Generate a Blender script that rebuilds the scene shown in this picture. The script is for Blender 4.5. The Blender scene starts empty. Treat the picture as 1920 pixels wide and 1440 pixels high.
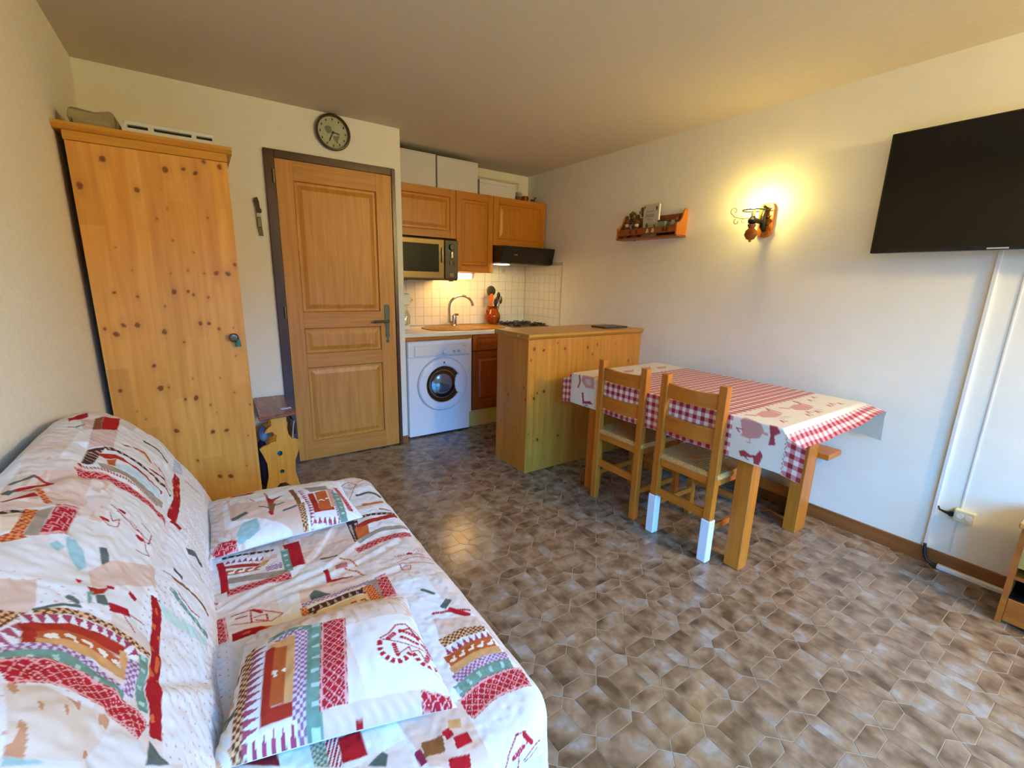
import bpy, bmesh, math, random
import numpy as np
from mathutils import Vector, Matrix, noise as mnoise
R = math.radians
rnd = random.Random(4)
SC = bpy.context.scene
COL = SC.collection

# ---------------------------------------------------------------- camera, sky, lights, exposure
cam = bpy.data.cameras.new('camera'); cam.sensor_width = 36; cam.lens = 36*836.056/1920
cam.clip_start = .02
co = bpy.data.objects.new('camera', cam); COL.objects.link(co)
co.location = (0, 0, 1.3197); co.rotation_euler = (R(77.1061), R(-1.46), R(-34.3159))
SC.camera = co
SC.view_settings.view_transform = 'Standard'; SC.view_settings.look = 'None'
SC.view_settings.gamma = 1; SC.view_settings.use_curve_mapping = False
SC.view_settings.exposure = 0.0
SC.cycles.use_denoising = True
SC.cycles.max_bounces = 8; SC.cycles.diffuse_bounces = 5
SC.cycles.sample_clamp_indirect = 6

SKY = 23
w = bpy.data.worlds.new('sky'); SC.world = w; w.use_nodes = True
nt = w.node_tree; nt.nodes.clear()
o_ = nt.nodes.new('ShaderNodeOutputWorld'); bg = nt.nodes.new('ShaderNodeBackground')
tc = nt.nodes.new('ShaderNodeTexCoord'); sx = nt.nodes.new('ShaderNodeSeparateXYZ'); rp = nt.nodes.new('ShaderNodeValToRGB')
nt.links.new(tc.outputs['Generated'], sx.inputs[0]); nt.links.new(sx.outputs['Z'], rp.inputs[0])
nt.links.new(rp.outputs[0], bg.inputs[0]); nt.links.new(bg.outputs[0], o_.inputs[0])
rp.color_ramp.elements[0].position = .0; rp.color_ramp.elements[0].color = (.012, .014, .012, 1)     # dark ground and trees
rp.color_ramp.elements[1].position = .19; rp.color_ramp.elements[1].color = (.10, .45, 1.18, 1)      # blue sky
e = rp.color_ramp.elements.new(.12); e.color = (.02, .03, .04, 1)
bg.inputs[1].default_value = SKY

def light(name, kind, loc, power, color, size=.1, rot=None, sy=None):
    l = bpy.data.lights.new(name, kind); l.energy = power; l.color = color
    if kind == 'AREA':
        l.size = size
        if sy: l.shape = 'RECTANGLE'; l.size_y = sy
    else: l.shadow_soft_size = size
    o = bpy.data.objects.new(name, l); COL.objects.link(o); o.location = loc
    if rot: o.rotation_euler = rot
    return o
WX0, WX1, WZ0, WZ1, YF = -.3, 2.2, .05, 2.15, -1.25          # balcony door in the front wall, behind the camera
p_ = light('window_portal', 'AREA', ((WX0+WX1)/2, YF-.06, (WZ0+WZ1)/2), 1, (1, 1, 1), WX1-WX0, (R(90), 0, 0), WZ1-WZ0)
p_.data.cycles.is_portal = True
WARM = (1, .62, .27)
light('warm_fill_light', 'POINT', (2.40, -1.1, 2.05), 122, (1, .78, .34), .08)      # added warm fill light, unseen behind the camera, without a fitting

# ---------------------------------------------------------------- helpers
def srgb(r, g, b):
    f = lambda c: c/12.92 if c <= .04045 else ((c+.055)/1.055)**2.4
    return (f(r), f(g), f(b), 1)
def newmat(name):
    m = bpy.data.materials.new(name); m.use_nodes = True
    return m, m.node_tree, m.node_tree.nodes['Principled BSDF']
def nd(nt, t, **k):
    n = nt.nodes.new(t)
    for a, b in k.items(): setattr(n, a, b)
    return n
def plain(name, col, rough=.5, metal=0, noise=0, nscale=40, bump=0, spec=.5, emis=None, es=0, trans=0):
    m, nt, b = newmat(name)
    b.inputs['Base Color'].default_value = srgb(*col); b.inputs['Roughness'].default_value = rough
    b.inputs['Metallic'].default_value = metal; b.inputs['Specular IOR Level'].default_value = spec
    if trans: b.inputs['Transmission Weight'].default_value = trans
    t = nd(nt, 'ShaderNodeTexCoord'); n = nd(nt, 'ShaderNodeTexNoise'); n.inputs['Scale'].default_value = nscale; n.inputs['Detail'].default_value = 4
    nt.links.new(t.outputs['Object'], n.inputs['Vector'])
    if noise:
        mx = nd(nt, 'ShaderNodeMix', data_type='RGBA'); mx.inputs[6].default_value = srgb(*[c*(1-noise) for c in col]); mx.inputs[7].default_value = srgb(*[min(1, c*(1+noise)) for c in col])
        nt.links.new(n.outputs['Fac'], mx.inputs[0]); nt.links.new(mx.outputs[2], b.inputs['Base Color'])
    if bump:
        bp = nd(nt, 'ShaderNodeBump'); bp.inputs['Strength'].default_value = bump; bp.inputs['Distance'].default_value = .004
        nt.links.new(n.outputs['Fac'], bp.inputs['Height']); nt.links.new(bp.outputs[0], b.inputs['Normal'])
    if emis:
        b.inputs['Emission Color'].default_value = (*emis, 1); b.inputs['Emission Strength'].default_value = es
    return m
def wood(name, c1, c2, axis='z', rough=.42, scale=1.0, attr=False, knots=0, coat=.0):
    """grain stretched along one axis; attr: reads the 'tone' (board tone) and 'knot' attributes of the mesh"""
    m, nt, b = newmat(name)
    t = nd(nt, 'ShaderNodeTexCoord'); mp = nd(nt, 'ShaderNodeMapping')
    s = {'x': (1.2, 22, 22), 'y': (22, 1.2, 22), 'z': (22, 22, 1.2)}[axis]
    mp.inputs['Scale'].default_value = [q*scale for q in s]
    oi = nd(nt, 'ShaderNodeObjectInfo'); ad = nd(nt, 'ShaderNodeVectorMath', operation='ADD'); ml = nd(nt, 'ShaderNodeMath', operation='MULTIPLY'); ml.inputs[1].default_value = 7
    nt.links.new(oi.outputs['Random'], ml.inputs[0]); nt.links.new(t.outputs['Object'], ad.inputs[0]); nt.links.new(ml.outputs[0], ad.inputs[1])
    nt.links.new(ad.outputs[0], mp.inputs[0])
    n = nd(nt, 'ShaderNodeTexNoise'); n.inputs['Scale'].default_value = 1.6; n.inputs['Detail'].default_value = 7; n.inputs['Distortion'].default_value = .6
    nt.links.new(mp.outputs[0], n.inputs['Vector'])
    r = nd(nt, 'ShaderNodeValToRGB'); r.color_ramp.elements[0].position = .3; r.color_ramp.elements[1].position = .72
    r.color_ramp.elements[0].color = srgb(*c2); r.color_ramp.elements[1].color = srgb(*c1)
    nt.links.new(n.outputs['Fac'], r.inputs[0]); out = r.outputs[0]
    if attr:
        at = nd(nt, 'ShaderNodeAttribute', attribute_name='tone'); mx = nd(nt, 'ShaderNodeMix', data_type='RGBA', blend_type='MULTIPLY'); mx.inputs[0].default_value = 1
        nt.links.new(out, mx.inputs[6]); nt.links.new(at.outputs['Color'], mx.inputs[7])
        ak = nd(nt, 'ShaderNodeAttribute', attribute_name='knot'); m2 = nd(nt, 'ShaderNodeMix', data_type='RGBA'); m2.inputs[7].default_value = srgb(.46, .22, .02)
        nt.links.new(ak.outputs['Fac'], m2.inputs[0]); nt.links.new(mx.outputs[2], m2.inputs[6]); out = m2.outputs[2]
    nt.links.new(out, b.inputs['Base Color']); b.inputs['Roughness'].default_value = rough
    bp = nd(nt, 'ShaderNodeBump'); bp.inputs['Strength'].default_value = .12; bp.inputs['Distance'].default_value = .002
    nt.links.new(n.outputs['Fac'], bp.inputs['Height']); nt.links.new(bp.outputs[0], b.inputs['Normal'])
    b.inputs['Coat Weight'].default_value = coat
    return m
def vcolmat(name, rough=.85, bump=.25, bscale=500, under=None, coat=0, spec=.3):
    m, nt, b = newmat(name)
    a = nd(nt, 'ShaderNodeAttribute', attribute_name='paint'); out = a.outputs['Color']
    if under:
        g = nd(nt, 'ShaderNodeNewGeometry'); mx = nd(nt, 'ShaderNodeMix', data_type='RGBA'); mx.inputs[7].default_value = srgb(*under)
        nt.links.new(g.outputs['Backfacing'], mx.inputs[0]); nt.links.new(out, mx.inputs[6]); out = mx.outputs[2]
    nt.links.new(out, b.inputs['Base Color']); b.inputs['Roughness'].default_value = rough; b.inputs['Coat Weight'].default_value = coat
    b.inputs['Specular IOR Level'].default_value = spec
    t = nd(nt, 'ShaderNodeTexCoord'); n = nd(nt, 'ShaderNodeTexNoise'); n.inputs['Scale'].default_value = bscale
    nt.links.new(t.outputs['Object'], n.inputs['Vector'])
    bp = nd(nt, 'ShaderNodeBump'); bp.inputs['Strength'].default_value = bump; bp.inputs['Distance'].default_value = .001
    nt.links.new(n.outputs['Fac'], bp.inputs['Height']); nt.links.new(bp.outputs[0], b.inputs['Normal'])
    return m

class MB:
    """collects shapes in world coordinates, build() links them as ONE mesh object"""
    def __init__(s): s.bm = bmesh.new()
    def box(s, x0, x1, y0, y1, z0, z1, bev=0, seg=1):
        b = bmesh.new()
        r = bmesh.ops.create_cube(b, size=1)
        for v in b.verts: v.co = Vector(((x0+x1)/2+v.co.x*(x1-x0), (y0+y1)/2+v.co.y*(y1-y0), (z0+z1)/2+v.co.z*(z1-z0)))
        if bev: bmesh.ops.bevel(b, geom=b.edges[:], offset=bev, segments=seg, affect='EDGES', profile=.5)
        s.add(b); return s
    def add(s, b):
        me = bpy.data.meshes.new('tmp'); b.to_mesh(me); b.free(); s.bm.from_mesh(me); bpy.data.meshes.remove(me)
    def prism(s, pts, ax, d0, d1, bev=0):
        """polygon pts (2D) extruded along axis ax: x -> (y,z), y -> (x,z), z -> (x,y)"""
        f = {'x': lambda a, b, d: (d, a, b), 'y': lambda a, b, d: (a, d, b), 'z': lambda a, b, d: (a, b, d)}[ax]
        b = bmesh.new(); A = [b.verts.new(f(p[0], p[1], d0)) for p in pts]; B = [b.verts.new(f(p[0], p[1], d1)) for p in pts]
        n = len(pts); b.faces.new(A); b.faces.new(B[::-1])
        for i in range(n): b.faces.new((A[i], B[i], B[(i+1) % n], A[(i+1) % n]))
        bmesh.ops.recalc_face_normals(b, faces=b.faces[:])
        if bev:
            bmesh.ops.bevel(b, geom=[e for e in b.edges if abs(e.calc_face_angle(0)) > .6], offset=bev, segments=1, affect='EDGES')
        s.add(b); return s
    def lathe(s, prof, c, ax='z', seg=32, cap='both'):
        """prof: (radius, height) pairs"""
        b = bmesh.new(); rings = []
        for r, h in prof:
            ring = []
            for k in range(seg):
                a = 2*math.pi*k/seg; u, v = r*math.cos(a), r*math.sin(a)
                p = {'z': (u, v, h), 'y': (u, h, v), 'x': (h, u, v)}[ax]
                ring.append(b.verts.new((c[0]+p[0], c[1]+p[1], c[2]+p[2])))
            rings.append(ring)
        for a, q in zip(rings, rings[1:]):
            for k in range(seg): b.faces.new((a[k], a[(k+1) % seg], q[(k+1) % seg], q[k]))
        if prof[0][0] > 1e-6 and cap != 'none': b.faces.new(rings[0])
        if prof[-1][0] > 1e-6 and cap == 'both': b.faces.new(rings[-1])
        bmesh.ops.remove_doubles(b, verts=b.verts[:], dist=1e-6)
        bmesh.ops.recalc_face_normals(b, faces=b.faces[:]); s.add(b); return s
    def tube(s, pts, r, seg=10, cap=True):
        b = bmesh.new(); pts = [Vector(p) for p in pts]; rr = r if hasattr(r, '__len__') else [r]*len(pts); rings = []
        up = None
        for i, p in enumerate(pts):
            d = (pts[min(i+1, len(pts)-1)]-pts[max(i-1, 0)]).normalized()
            if up is None: up = Vector((0, 0, 1)) if abs(d.z) < .9 else Vector((1, 0, 0))
            u = d.cross(up).normalized(); v = u.cross(d); up = v
            rings.append([b.verts.new(p+rr[i]*(math.cos(2*math.pi*k/seg)*u+math.sin(2*math.pi*k/seg)*v)) for k in range(seg)])
        for a, q in zip(rings, rings[1:]):
            for k in range(seg): b.faces.new((a[k], a[(k+1) % seg], q[(k+1) % seg], q[k]))
        if cap: b.faces.new(rings[0][::-1]); b.faces.new(rings[-1])
        bmesh.ops.recalc_face_normals(b, faces=b.faces[:]); s.add(b); return s
    def ball(s, c, r, sc=(1, 1, 1), sub=2):
        b = bmesh.new(); bmesh.ops.create_icosphere(b, subdivisions=sub, radius=r)
        for v in b.verts: v.co = Vector((c[0]+v.co.x*sc[0], c[1]+v.co.y*sc[1], c[2]+v.co.z*sc[2]))
        s.add(b); return s
    def rot(s, about, axis, ang):
        bmesh.ops.rotate(s.bm, verts=s.bm.verts[:], cent=about, matrix=Matrix.Rotation(ang, 3, axis)); return s
    def build(s, name, mat, parent=None, smooth=False, angle=40, **props):
        me = bpy.data.meshes.new(name); off = wloc(parent)
        for v in s.bm.verts: v.co -= off
        s.bm.to_mesh(me); s.bm.free()
        return link(name, me, mat, parent, smooth, angle, **props)
def wloc(o):
    v = Vector((0, 0, 0))
    while o is not None: v += Vector(o.location); o = o.parent
    return v
def link(name, me, mat, parent=None, smooth=False, angle=40, **props):
    if mat: me.materials.append(mat)
    if smooth:
        me.polygons.foreach_set('use_smooth', [True]*len(me.polygons))
        try: me.set_sharp_from_angle(angle=R(angle))
        except Exception: pass
    o = bpy.data.objects.new(name, me); COL.objects.link(o); o.parent = parent
    for k, v in props.items(): o[k] = v
    return o
def thing(name, label, cat, loc=(0, 0, 0), group=None):
    o = bpy.data.objects.new(name, None); o.empty_display_size = .05; COL.objects.link(o); o.location = loc
    o['label'] = label; o['category'] = cat
    if group: o['group'] = group
    return o
def gridmesh(name, P, closed=False, cols=None, attrs=None):
    """P: (n, m, 3) array -> quad mesh"""
    n, m = P.shape[:2]; me = bpy.data.meshes.new(name)
    idx = np.arange(n*m).reshape(n, m)
    q = np.stack([idx[:-1, :-1], idx[1:, :-1], idx[1:, 1:], idx[:-1, 1:]], -1).reshape(-1, 4)
    me.vertices.add(n*m); me.vertices.foreach_set('co', P.reshape(-1).astype('f'))
    me.loops.add(q.size); me.loops.foreach_set('vertex_index', q.reshape(-1).astype('i'))
    me.polygons.add(len(q)); me.polygons.foreach_set('loop_start', np.arange(0, q.size, 4).astype('i'))
    try: me.polygons.foreach_set('loop_total', np.full(len(q), 4, 'i'))
    except Exception: pass
    me.update(calc_edges=True)
    for an, ar in (attrs or {}).items():
        if ar.ndim == 3:
            a = me.attributes.new(an, 'FLOAT_COLOR', 'POINT'); c = np.ones((n*m, 4), 'f'); c[:, :3] = ar.reshape(-1, 3); a.data.foreach_set('color', c.reshape(-1))
        else:
            a = me.attributes.new(an, 'FLOAT', 'POINT'); a.data.foreach_set('value', ar.reshape(-1).astype('f'))
    me.polygons.foreach_set('use_smooth', [True]*len(me.polygons))
    return me
def vnoise(x, y, s, seed=0):
    """smooth value noise on numpy arrays"""
    x = x/s+seed*17.3; y = y/s+seed*9.1; xi = np.floor(x).astype(int); yi = np.floor(y).astype(int); fx = x-xi; fy = y-yi
    fx = fx*fx*(3-2*fx); fy = fy*fy*(3-2*fy)
    h = lambda a, b: ((np.sin(a*127.1+b*311.7+seed*74.7)*43758.5453) % 1.0)
    return (h(xi, yi)*(1-fx)+h(xi+1, yi)*fx)*(1-fy)+(h(xi, yi+1)*(1-fx)+h(xi+1, yi+1)*fx)*fy

# ---------------------------------------------------------------- materials
M = dict(
 plaster=plain('plaster', (.93, .905, .825), .9, noise=.02, nscale=9, bump=.35),
 plaster_rough=plain('rough_plaster', (.93, .905, .825), .95, noise=.03, nscale=60, bump=.7),
 ceiling=plain('ceiling_paint', (.84, .79, .68), .95, noise=.02, nscale=30, bump=.3),
 pine=wood('pine', (.86, .63, .22), (.77, .52, .15)),
 pine_board=wood('pine_board', (.89, .65, .31), (.82, .55, .22), attr=True, rough=.36),
 bar_board=wood('bar_pine_board', (.79, .54, .20), (.71, .45, .13), attr=True, rough=.4),
 bar_top=wood('bar_top_pine', (.80, .58, .24), (.70, .47, .15), axis='x', rough=.28),
 pine_x=wood('pine_lengthwise', (.84, .60, .20), (.75, .50, .14), axis='x'),
 honey=wood('honey_beech', (.78, .47, .14), (.69, .38, .08), rough=.38),
 honey_y=wood('honey_beech_cross', (.78, .47, .14), (.69, .38, .08), axis='y', rough=.38),
 door=wood('oak_door', (.78, .55, .22), (.69, .45, .14), rough=.42, scale=1.4),
 door_x=wood('oak_door_rail', (.76, .53, .21), (.67, .43, .13), axis='x', rough=.42, scale=1.4),
 cab=wood('oak_cabinet', (.74, .47, .06), (.66, .38, .03), rough=.36, scale=1.3),
 cab_x=wood('oak_cabinet_rail', (.74, .47, .06), (.65, .37, .03), axis='x', rough=.36),
 cab_low=wood('dark_oak_cabinet', (.60, .31, .10), (.50, .23, .06), rough=.36, scale=1.3),
 frame=wood('dark_stained_frame', (.27, .15, .08), (.20, .10, .05), rough=.3),
 skirt=wood('skirting_wood', (.56, .35, .16), (.46, .27, .11), axis='y', rough=.4),
 redwood=wood('varnished_stool', (.56, .30, .17), (.46, .22, .11), axis='y', rough=.25),
 shelfw=wood('red_shelf', (.60, .33, .12), (.50, .25, .08), axis='y', rough=.35),
 white=plain('white_enamel', (.90, .90, .91), .3), white2=plain('white_plastic', (.88, .88, .86), .4),
 card=plain('white_card', (.80, .78, .74), .7, noise=.02), cream=plain('cream_plinth', (.78, .70, .40), .6),
 black=plain('black_plastic', (.035, .035, .035), .35), screen=plain('tv_screen', (.02, .02, .022), .16, spec=.4),
 dark=plain('dark_glass', (.02, .025, .02), .3, spec=.12), hood=plain('black_hood', (.06, .05, .035), .22),
 chrome=plain('chrome', (.75, .73, .70), .14, metal=1), steel=plain('brushed_steel', (.45, .42, .36), .3, metal=1),
 iron=plain('wrought_iron', (.12, .11, .10), .45, metal=.6), pewter=plain('grey_green_iron', (.30, .33, .29), .5, metal=.4, noise=.2, nscale=80),
 worktop=plain('worktop_laminate', (.90, .87, .80), .3, noise=.03, nscale=200),
 sink=plain('sand_resin_sink', (.60, .42, .06), .35, noise=.12, nscale=260),
 micro=plain('bronze_microwave', (.45, .37, .22), .32, metal=.5), micro_dark=plain('microwave_case', (.16, .12, .08), .4),
 orange=plain('orange_plastic', (.85, .38, .08), .4), terracotta=plain('glazed_terracotta', (.54, .22, .01), .14, noise=.15, nscale=30),
 tile=plain('white_tile', (.90, .87, .80), .15, noise=.02), grout=plain('tile_grout', (.74, .70, .62), .9),
 hobm=plain('hob_enamel', (.40, .32, .20), .25, metal=.4),
 rush=plain('rush_seat', (.74, .54, .30), .8, noise=.25, nscale=120, bump=1), sock=plain('white_sleeve', (.90, .92, .95), .5),
 teal=plain('teal_tassel', (.10, .45, .42), .6), cyan=plain('cyan_plastic', (.08, .62, .66), .25), bluegrey=plain('blue_grey_plastic', (.45, .55, .68), .4),
 beige=plain('beige_card', (.62, .58, .52), .7), navy=plain('dark_blue_cloth', (.16, .17, .30), .8),
 cardboard=plain('old_cardboard', (.60, .55, .42), .9, noise=.1, nscale=25, bump=.5), paper=plain('paper', (.92, .92, .93), .8),
 clockface=plain('clock_face', (.66, .66, .54), .5, noise=.08, nscale=18), clockrim=plain('clock_rim', (.25, .13, .07), .35),
 mapgreen=plain('faded_green_print', (.40, .44, .35), .6), ink=plain('brown_ink', (.25, .22, .14), .7),
 bookw=plain('white_book', (.76, .73, .66), .6), bookg=plain('grey_title', (.62, .60, .56), .6), olive=plain('olive_print', (.42, .38, .14), .7),
 doll=plain('brown_doll', (.34, .17, .10), .8, noise=.3, nscale=60), dollg=plain('mossy_doll', (.42, .36, .16), .9, noise=.35, nscale=90, bump=1), skin=plain('doll_face', (.85, .66, .55), .6),
 greyg=plain('grey_glaze', (.50, .55, .50), .4), brass=plain('old_brass', (.55, .45, .22), .35, metal=.8),
 cable=plain('black_cable', (.05, .05, .06), .5), trunk=plain('white_trunking', (.88, .86, .82), .5), socketm=plain('cream_socket', (.84, .81, .66), .4),
 copper=plain('turned_wood', (.50, .27, .07), .25, noise=.15, nscale=40), linen=plain('linen', (.55, .65, .75), .9), linen2=plain('yellow_linen', (.75, .66, .45), .9),
 yellowtop=plain('table_top_pine', (.86, .62, .22), .4, noise=.05), cabdark=wood('orange_brown_wood', (.70, .36, .08), (.58, .27, .04), axis='y', rough=.4), cabpale=wood('pale_wood', (.74, .56, .26), (.66, .46, .18), axis='y', rough=.4),
 greyplate=plain('dial_grey', (.70, .71, .72), .35), badge_glint=plain('badge_red', (.55, .25, .22), .4),
)
def glassmat(name, tint=(.9, 1, .98), fac=.12):
    m = bpy.data.materials.new(name); m.use_nodes = True; nt = m.node_tree; nt.nodes.clear()
    o = nd(nt, 'ShaderNodeOutputMaterial'); t = nd(nt, 'ShaderNodeBsdfTransparent'); g = nd(nt, 'ShaderNodeBsdfGlossy'); mx = nd(nt, 'ShaderNodeMixShader')
    t.inputs[0].default_value = (*tint, 1); g.inputs['Roughness'].default_value = .03; mx.inputs[0].default_value = fac
    nt.links.new(t.outputs[0], mx.inputs[1]); nt.links.new(g.outputs[0], mx.inputs[2]); nt.links.new(mx.outputs[0], o.inputs[0]); return m
M['pane'] = glassmat('window_glass', fac=.06); M['jar'] = glassmat('jar_glass', (.8, .85, .8), .25); M['port'] = glassmat('porthole_glass', (.45, .5, .5), .2)
def emit(name, col, s):
    m = bpy.data.materials.new(name); m.use_nodes = True; nt = m.node_tree; nt.nodes.clear()
    o = nd(nt, 'ShaderNodeOutputMaterial'); e = nd(nt, 'ShaderNodeEmission'); e.inputs[0].default_value = (*col, 1); e.inputs[1].default_value = s
    nt.links.new(e.outputs[0], o.inputs[0]); return m
M['bulb'] = emit('flame_bulb', (1, .78, .24), 320); M['tubelamp'] = emit('tube_lamp', (1, .58, .20), 52); M['hoodlamp'] = emit('hood_lamp', (1, .86, .50), 55)

# floor tiles: each tile gets its own patch of a cloudy brown print
def floormat():
    m, nt, b = newmat('stone_print_tile')
    g = nd(nt, 'ShaderNodeNewGeometry'); oi = nd(nt, 'ShaderNodeObjectInfo')
    a = nd(nt, 'ShaderNodeMath', operation='ADD'); nt.links.new(g.outputs['Random Per Island'], a.inputs[0]); nt.links.new(oi.outputs['Random'], a.inputs[1])
    ml = nd(nt, 'ShaderNodeMath', operation='MULTIPLY'); ml.inputs[1].default_value = 37; nt.links.new(a.outputs[0], ml.inputs[0])
    ad = nd(nt, 'ShaderNodeVectorMath', operation='ADD'); nt.links.new(g.outputs['Position'], ad.inputs[0]); nt.links.new(ml.outputs[0], ad.inputs[1])
    n = nd(nt, 'ShaderNodeTexNoise'); n.inputs['Scale'].default_value = 12; n.inputs['Detail'].default_value = 2; nt.links.new(ad.outputs[0], n.inputs['Vector'])
    n2 = nd(nt, 'ShaderNodeTexNoise'); n2.inputs['Scale'].default_value = 60; n2.inputs['Detail'].default_value = 4; nt.links.new(g.outputs['Position'], n2.inputs['Vector'])
    r = nd(nt, 'ShaderNodeValToRGB'); E = r.color_ramp.elements
    E[0].position = .30; E[0].color = srgb(.33, .25, .175); E[1].position = .72; E[1].color = srgb(.60, .545, .49)
    for p, c in ((.40, (.42, .33, .24)), (.50, (.50, .40, .305)), (.58, (.55, .45, .34)), (.64, (.53, .47, .41))): e = E.new(p); e.color = srgb(*c)
    nt.links.new(n.outputs['Fac'], r.inputs[0])
    mx = nd(nt, 'ShaderNodeMix', data_type='RGBA', blend_type='OVERLAY'); mx.inputs[0].default_value = .25; nt.links.new(r.outputs[0], mx.inputs[6]); nt.links.new(n2.outputs['Fac'], mx.inputs[7])
    nt.links.new(mx.outputs[2], b.inputs['Base Color']); b.inputs['Roughness'].default_value = .22; b.inputs['Specular IOR Level'].default_value = .5
    bp = nd(nt, 'ShaderNodeBump'); bp.inputs['Strength'].default_value = .10; bp.inputs['Distance'].default_value = .002
    nt.links.new(n2.outputs['Fac'], bp.inputs['Height']); nt.links.new(bp.outputs[0], b.inputs['Normal'])
    return m
M['floor'] = floormat(); M['joint'] = plain('floor_joint', (.62, .55, .47), .4)

# ---------------------------------------------------------------- the room
L, RW, B1, B2, PX, H = -.42, 2.876, 3.367, 3.966, 1.292, 2.364
DL, DR, DT = .405, 1.243, 2.089
ST = dict(kind='structure')
fl = MB().box(L-.1, RW+.1, YF-.1, B2+.1, -.12, -.0011).build('floor', M['joint'], **ST)
MB().box(L-.1, RW+.1, YF-.1, B2+.1, H, H+.12).build('ceiling', M['ceiling'], **ST)
MB().box(L-.1, L, YF-.1, B1, -.004, H).build('wall_left', M['plaster_rough'], **ST)
wr = MB().box(RW, RW+.1, YF-.1, B2+.1, -.004, H).build('wall_right', M['plaster'], **ST)
MB().box(L-.1, DL, B1, B1+.1, -.004, H).box(DR, PX, B1, B2, -.004, H).box(DL, DR, B1, B1+.1, DT, H).build('wall_back', M['plaster'], **ST)
wa = MB().box(PX, RW, B2, B2+.1, -.004, H).build('wall_alcove', M['plaster'], **ST)
MB().box(L, WX0, YF-.1, YF, -.004, H).box(WX1, RW, YF-.1, YF, -.004, H).box(WX0, WX1, YF-.1, YF, WZ1, H).box(WX0, WX1, YF-.1, YF, -.004, WZ0).build('wall_front', M['plaster'], **ST)
MB().box(DL-.3, DR+.03, B1+.5, B1+.6, -.004, H).build('wall_behind_door', M['plaster'], **ST)
wn = MB()
for a, b in ((WX0, WX0+.06), ((WX0+WX1)/2-.05, (WX0+WX1)/2+.05), (WX1-.06, WX1)): wn.box(a, b, YF-.08, YF-.02, WZ0, WZ1)
wn.box(WX0, WX1, YF-.078, YF-.022, WZ0, WZ0+.1); wn.box(WX0, WX1, YF-.078, YF-.022, WZ1-.07, WZ1)
wo = wn.build('window_1', M['white2'], **ST)
for a, b in ((WX0+.06, (WX0+WX1)/2-.05), ((WX0+WX1)/2+.05, WX1-.06)): MB().box(a, b, YF-.052, YF-.048, WZ0+.1, WZ1-.07).build('pane', M['pane'], wo)
# skirting boards
MB().box(RW-.012, RW, YF, 2.358, 0, .078, .002).build('baseboard_right', M['skirt'], **ST)
MB().box(DR, PX, B1-.012, B1, 0, .06, .002).box(.2, DL, B1-.012, B1, 0, .06, .002).build('baseboard_back', M['skirt'], **ST)

# floor tiles: squares of 10 cm on a 15.2 cm pitch with pointed hexagons between them
def tile_mesh(name, pts, t=.0012):
    b = bmesh.new(); c = Vector((sum(p[0] for p in pts)/len(pts), sum(p[1] for p in pts)/len(pts), 0)); g = .0013
    ins = []
    for p in pts:
        v = Vector((p[0], p[1], 0)); d = (c-v); ins.append(v+d.normalized()*g*1.3)
    A = [b.verts.new((v.x, v.y, 0)) for v in ins]; B = [b.verts.new((v.x, v.y, -t)) for v in ins]
    b.faces.new(A); n = len(A)
    for i in range(n): b.faces.new((A[i], B[i], B[(i+1) % n], A[(i+1) % n]))
    bmesh.ops.recalc_face_normals(b, faces=b.faces[:])
    me = bpy.data.meshes.new(name); b.to_mesh(me); b.free(); me.materials.append(M['floor']); return me
SQ, PI_ = .100, .1525; w2 = (PI_-SQ)/2
sq = [(-SQ/2, -SQ/2), (SQ/2, -SQ/2), (SQ/2, SQ/2), (-SQ/2, SQ/2)]
hx = [(-SQ/2, -w2), (SQ/2, -w2), (SQ/2+w2, 0), (SQ/2, w2), (-SQ/2, w2), (-SQ/2-w2, 0)]
hy = [(-b, a) for a, b in hx]
tm = [tile_mesh('square_tile', sq), tile_mesh('cross_tile', hx), tile_mesh('long_tile', hy)]
px = PI_; py = .1545
cells = []
for i in range(-12, 14):
    for j in range(-18, 22):
        x = 1.067+i*px; y = .951+j*py
        for k, (dx, dy) in enumerate(((0, 0), (0, py/2), (px/2, 0))):
            X, Y = x+dx, y+dy
            if L-.08 < X < RW+.05 and YF-.05 < Y < B2: cells.append((X, Y, k))
fm = np.array([[.0, 0, 0]])
def in_view(X, Y):
    v = co_inv @ Vector((X, Y, 0))
    if v.z > -.05: return False
    u = 960+836*v.x/-v.z; t = 720-836*v.y/-v.z
    return -30 < u < 1950 and -10 < t < 1475
co_inv = (Matrix.Translation(co.location) @ co.rotation_euler.to_matrix().to_4x4()).inverted()
def hidden(X, Y): return (X < .55 and Y < 2.0) or (X > 1.78 and 2.38 < Y) or Y > 3.42 or (X < .15 and Y > 2.6)
vis = sorted([c for c in cells if in_view(c[0], c[1]) and not hidden(c[0], c[1])], key=lambda c: c[0]**2+c[1]**2)
single = vis[:300]; ss = set(single)
for X, Y, k in single:
    o = bpy.data.objects.new('tile', tm[k]); COL.objects.link(o); o.parent = fl; o.location = (X, Y, 0)
jb = bmesh.new()
for X, Y, k in cells:
    if (X, Y, k) in ss: continue
    n0 = len(jb.verts); jb.from_mesh(tm[k]); jb.verts.ensure_lookup_table()
    for v in jb.verts[n0:]: v.co += Vector((X, Y, 0))
me = bpy.data.meshes.new('tiles'); jb.to_mesh(me); jb.free(); link('tile_field', me, M['floor'], fl, kind='stuff')

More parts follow.
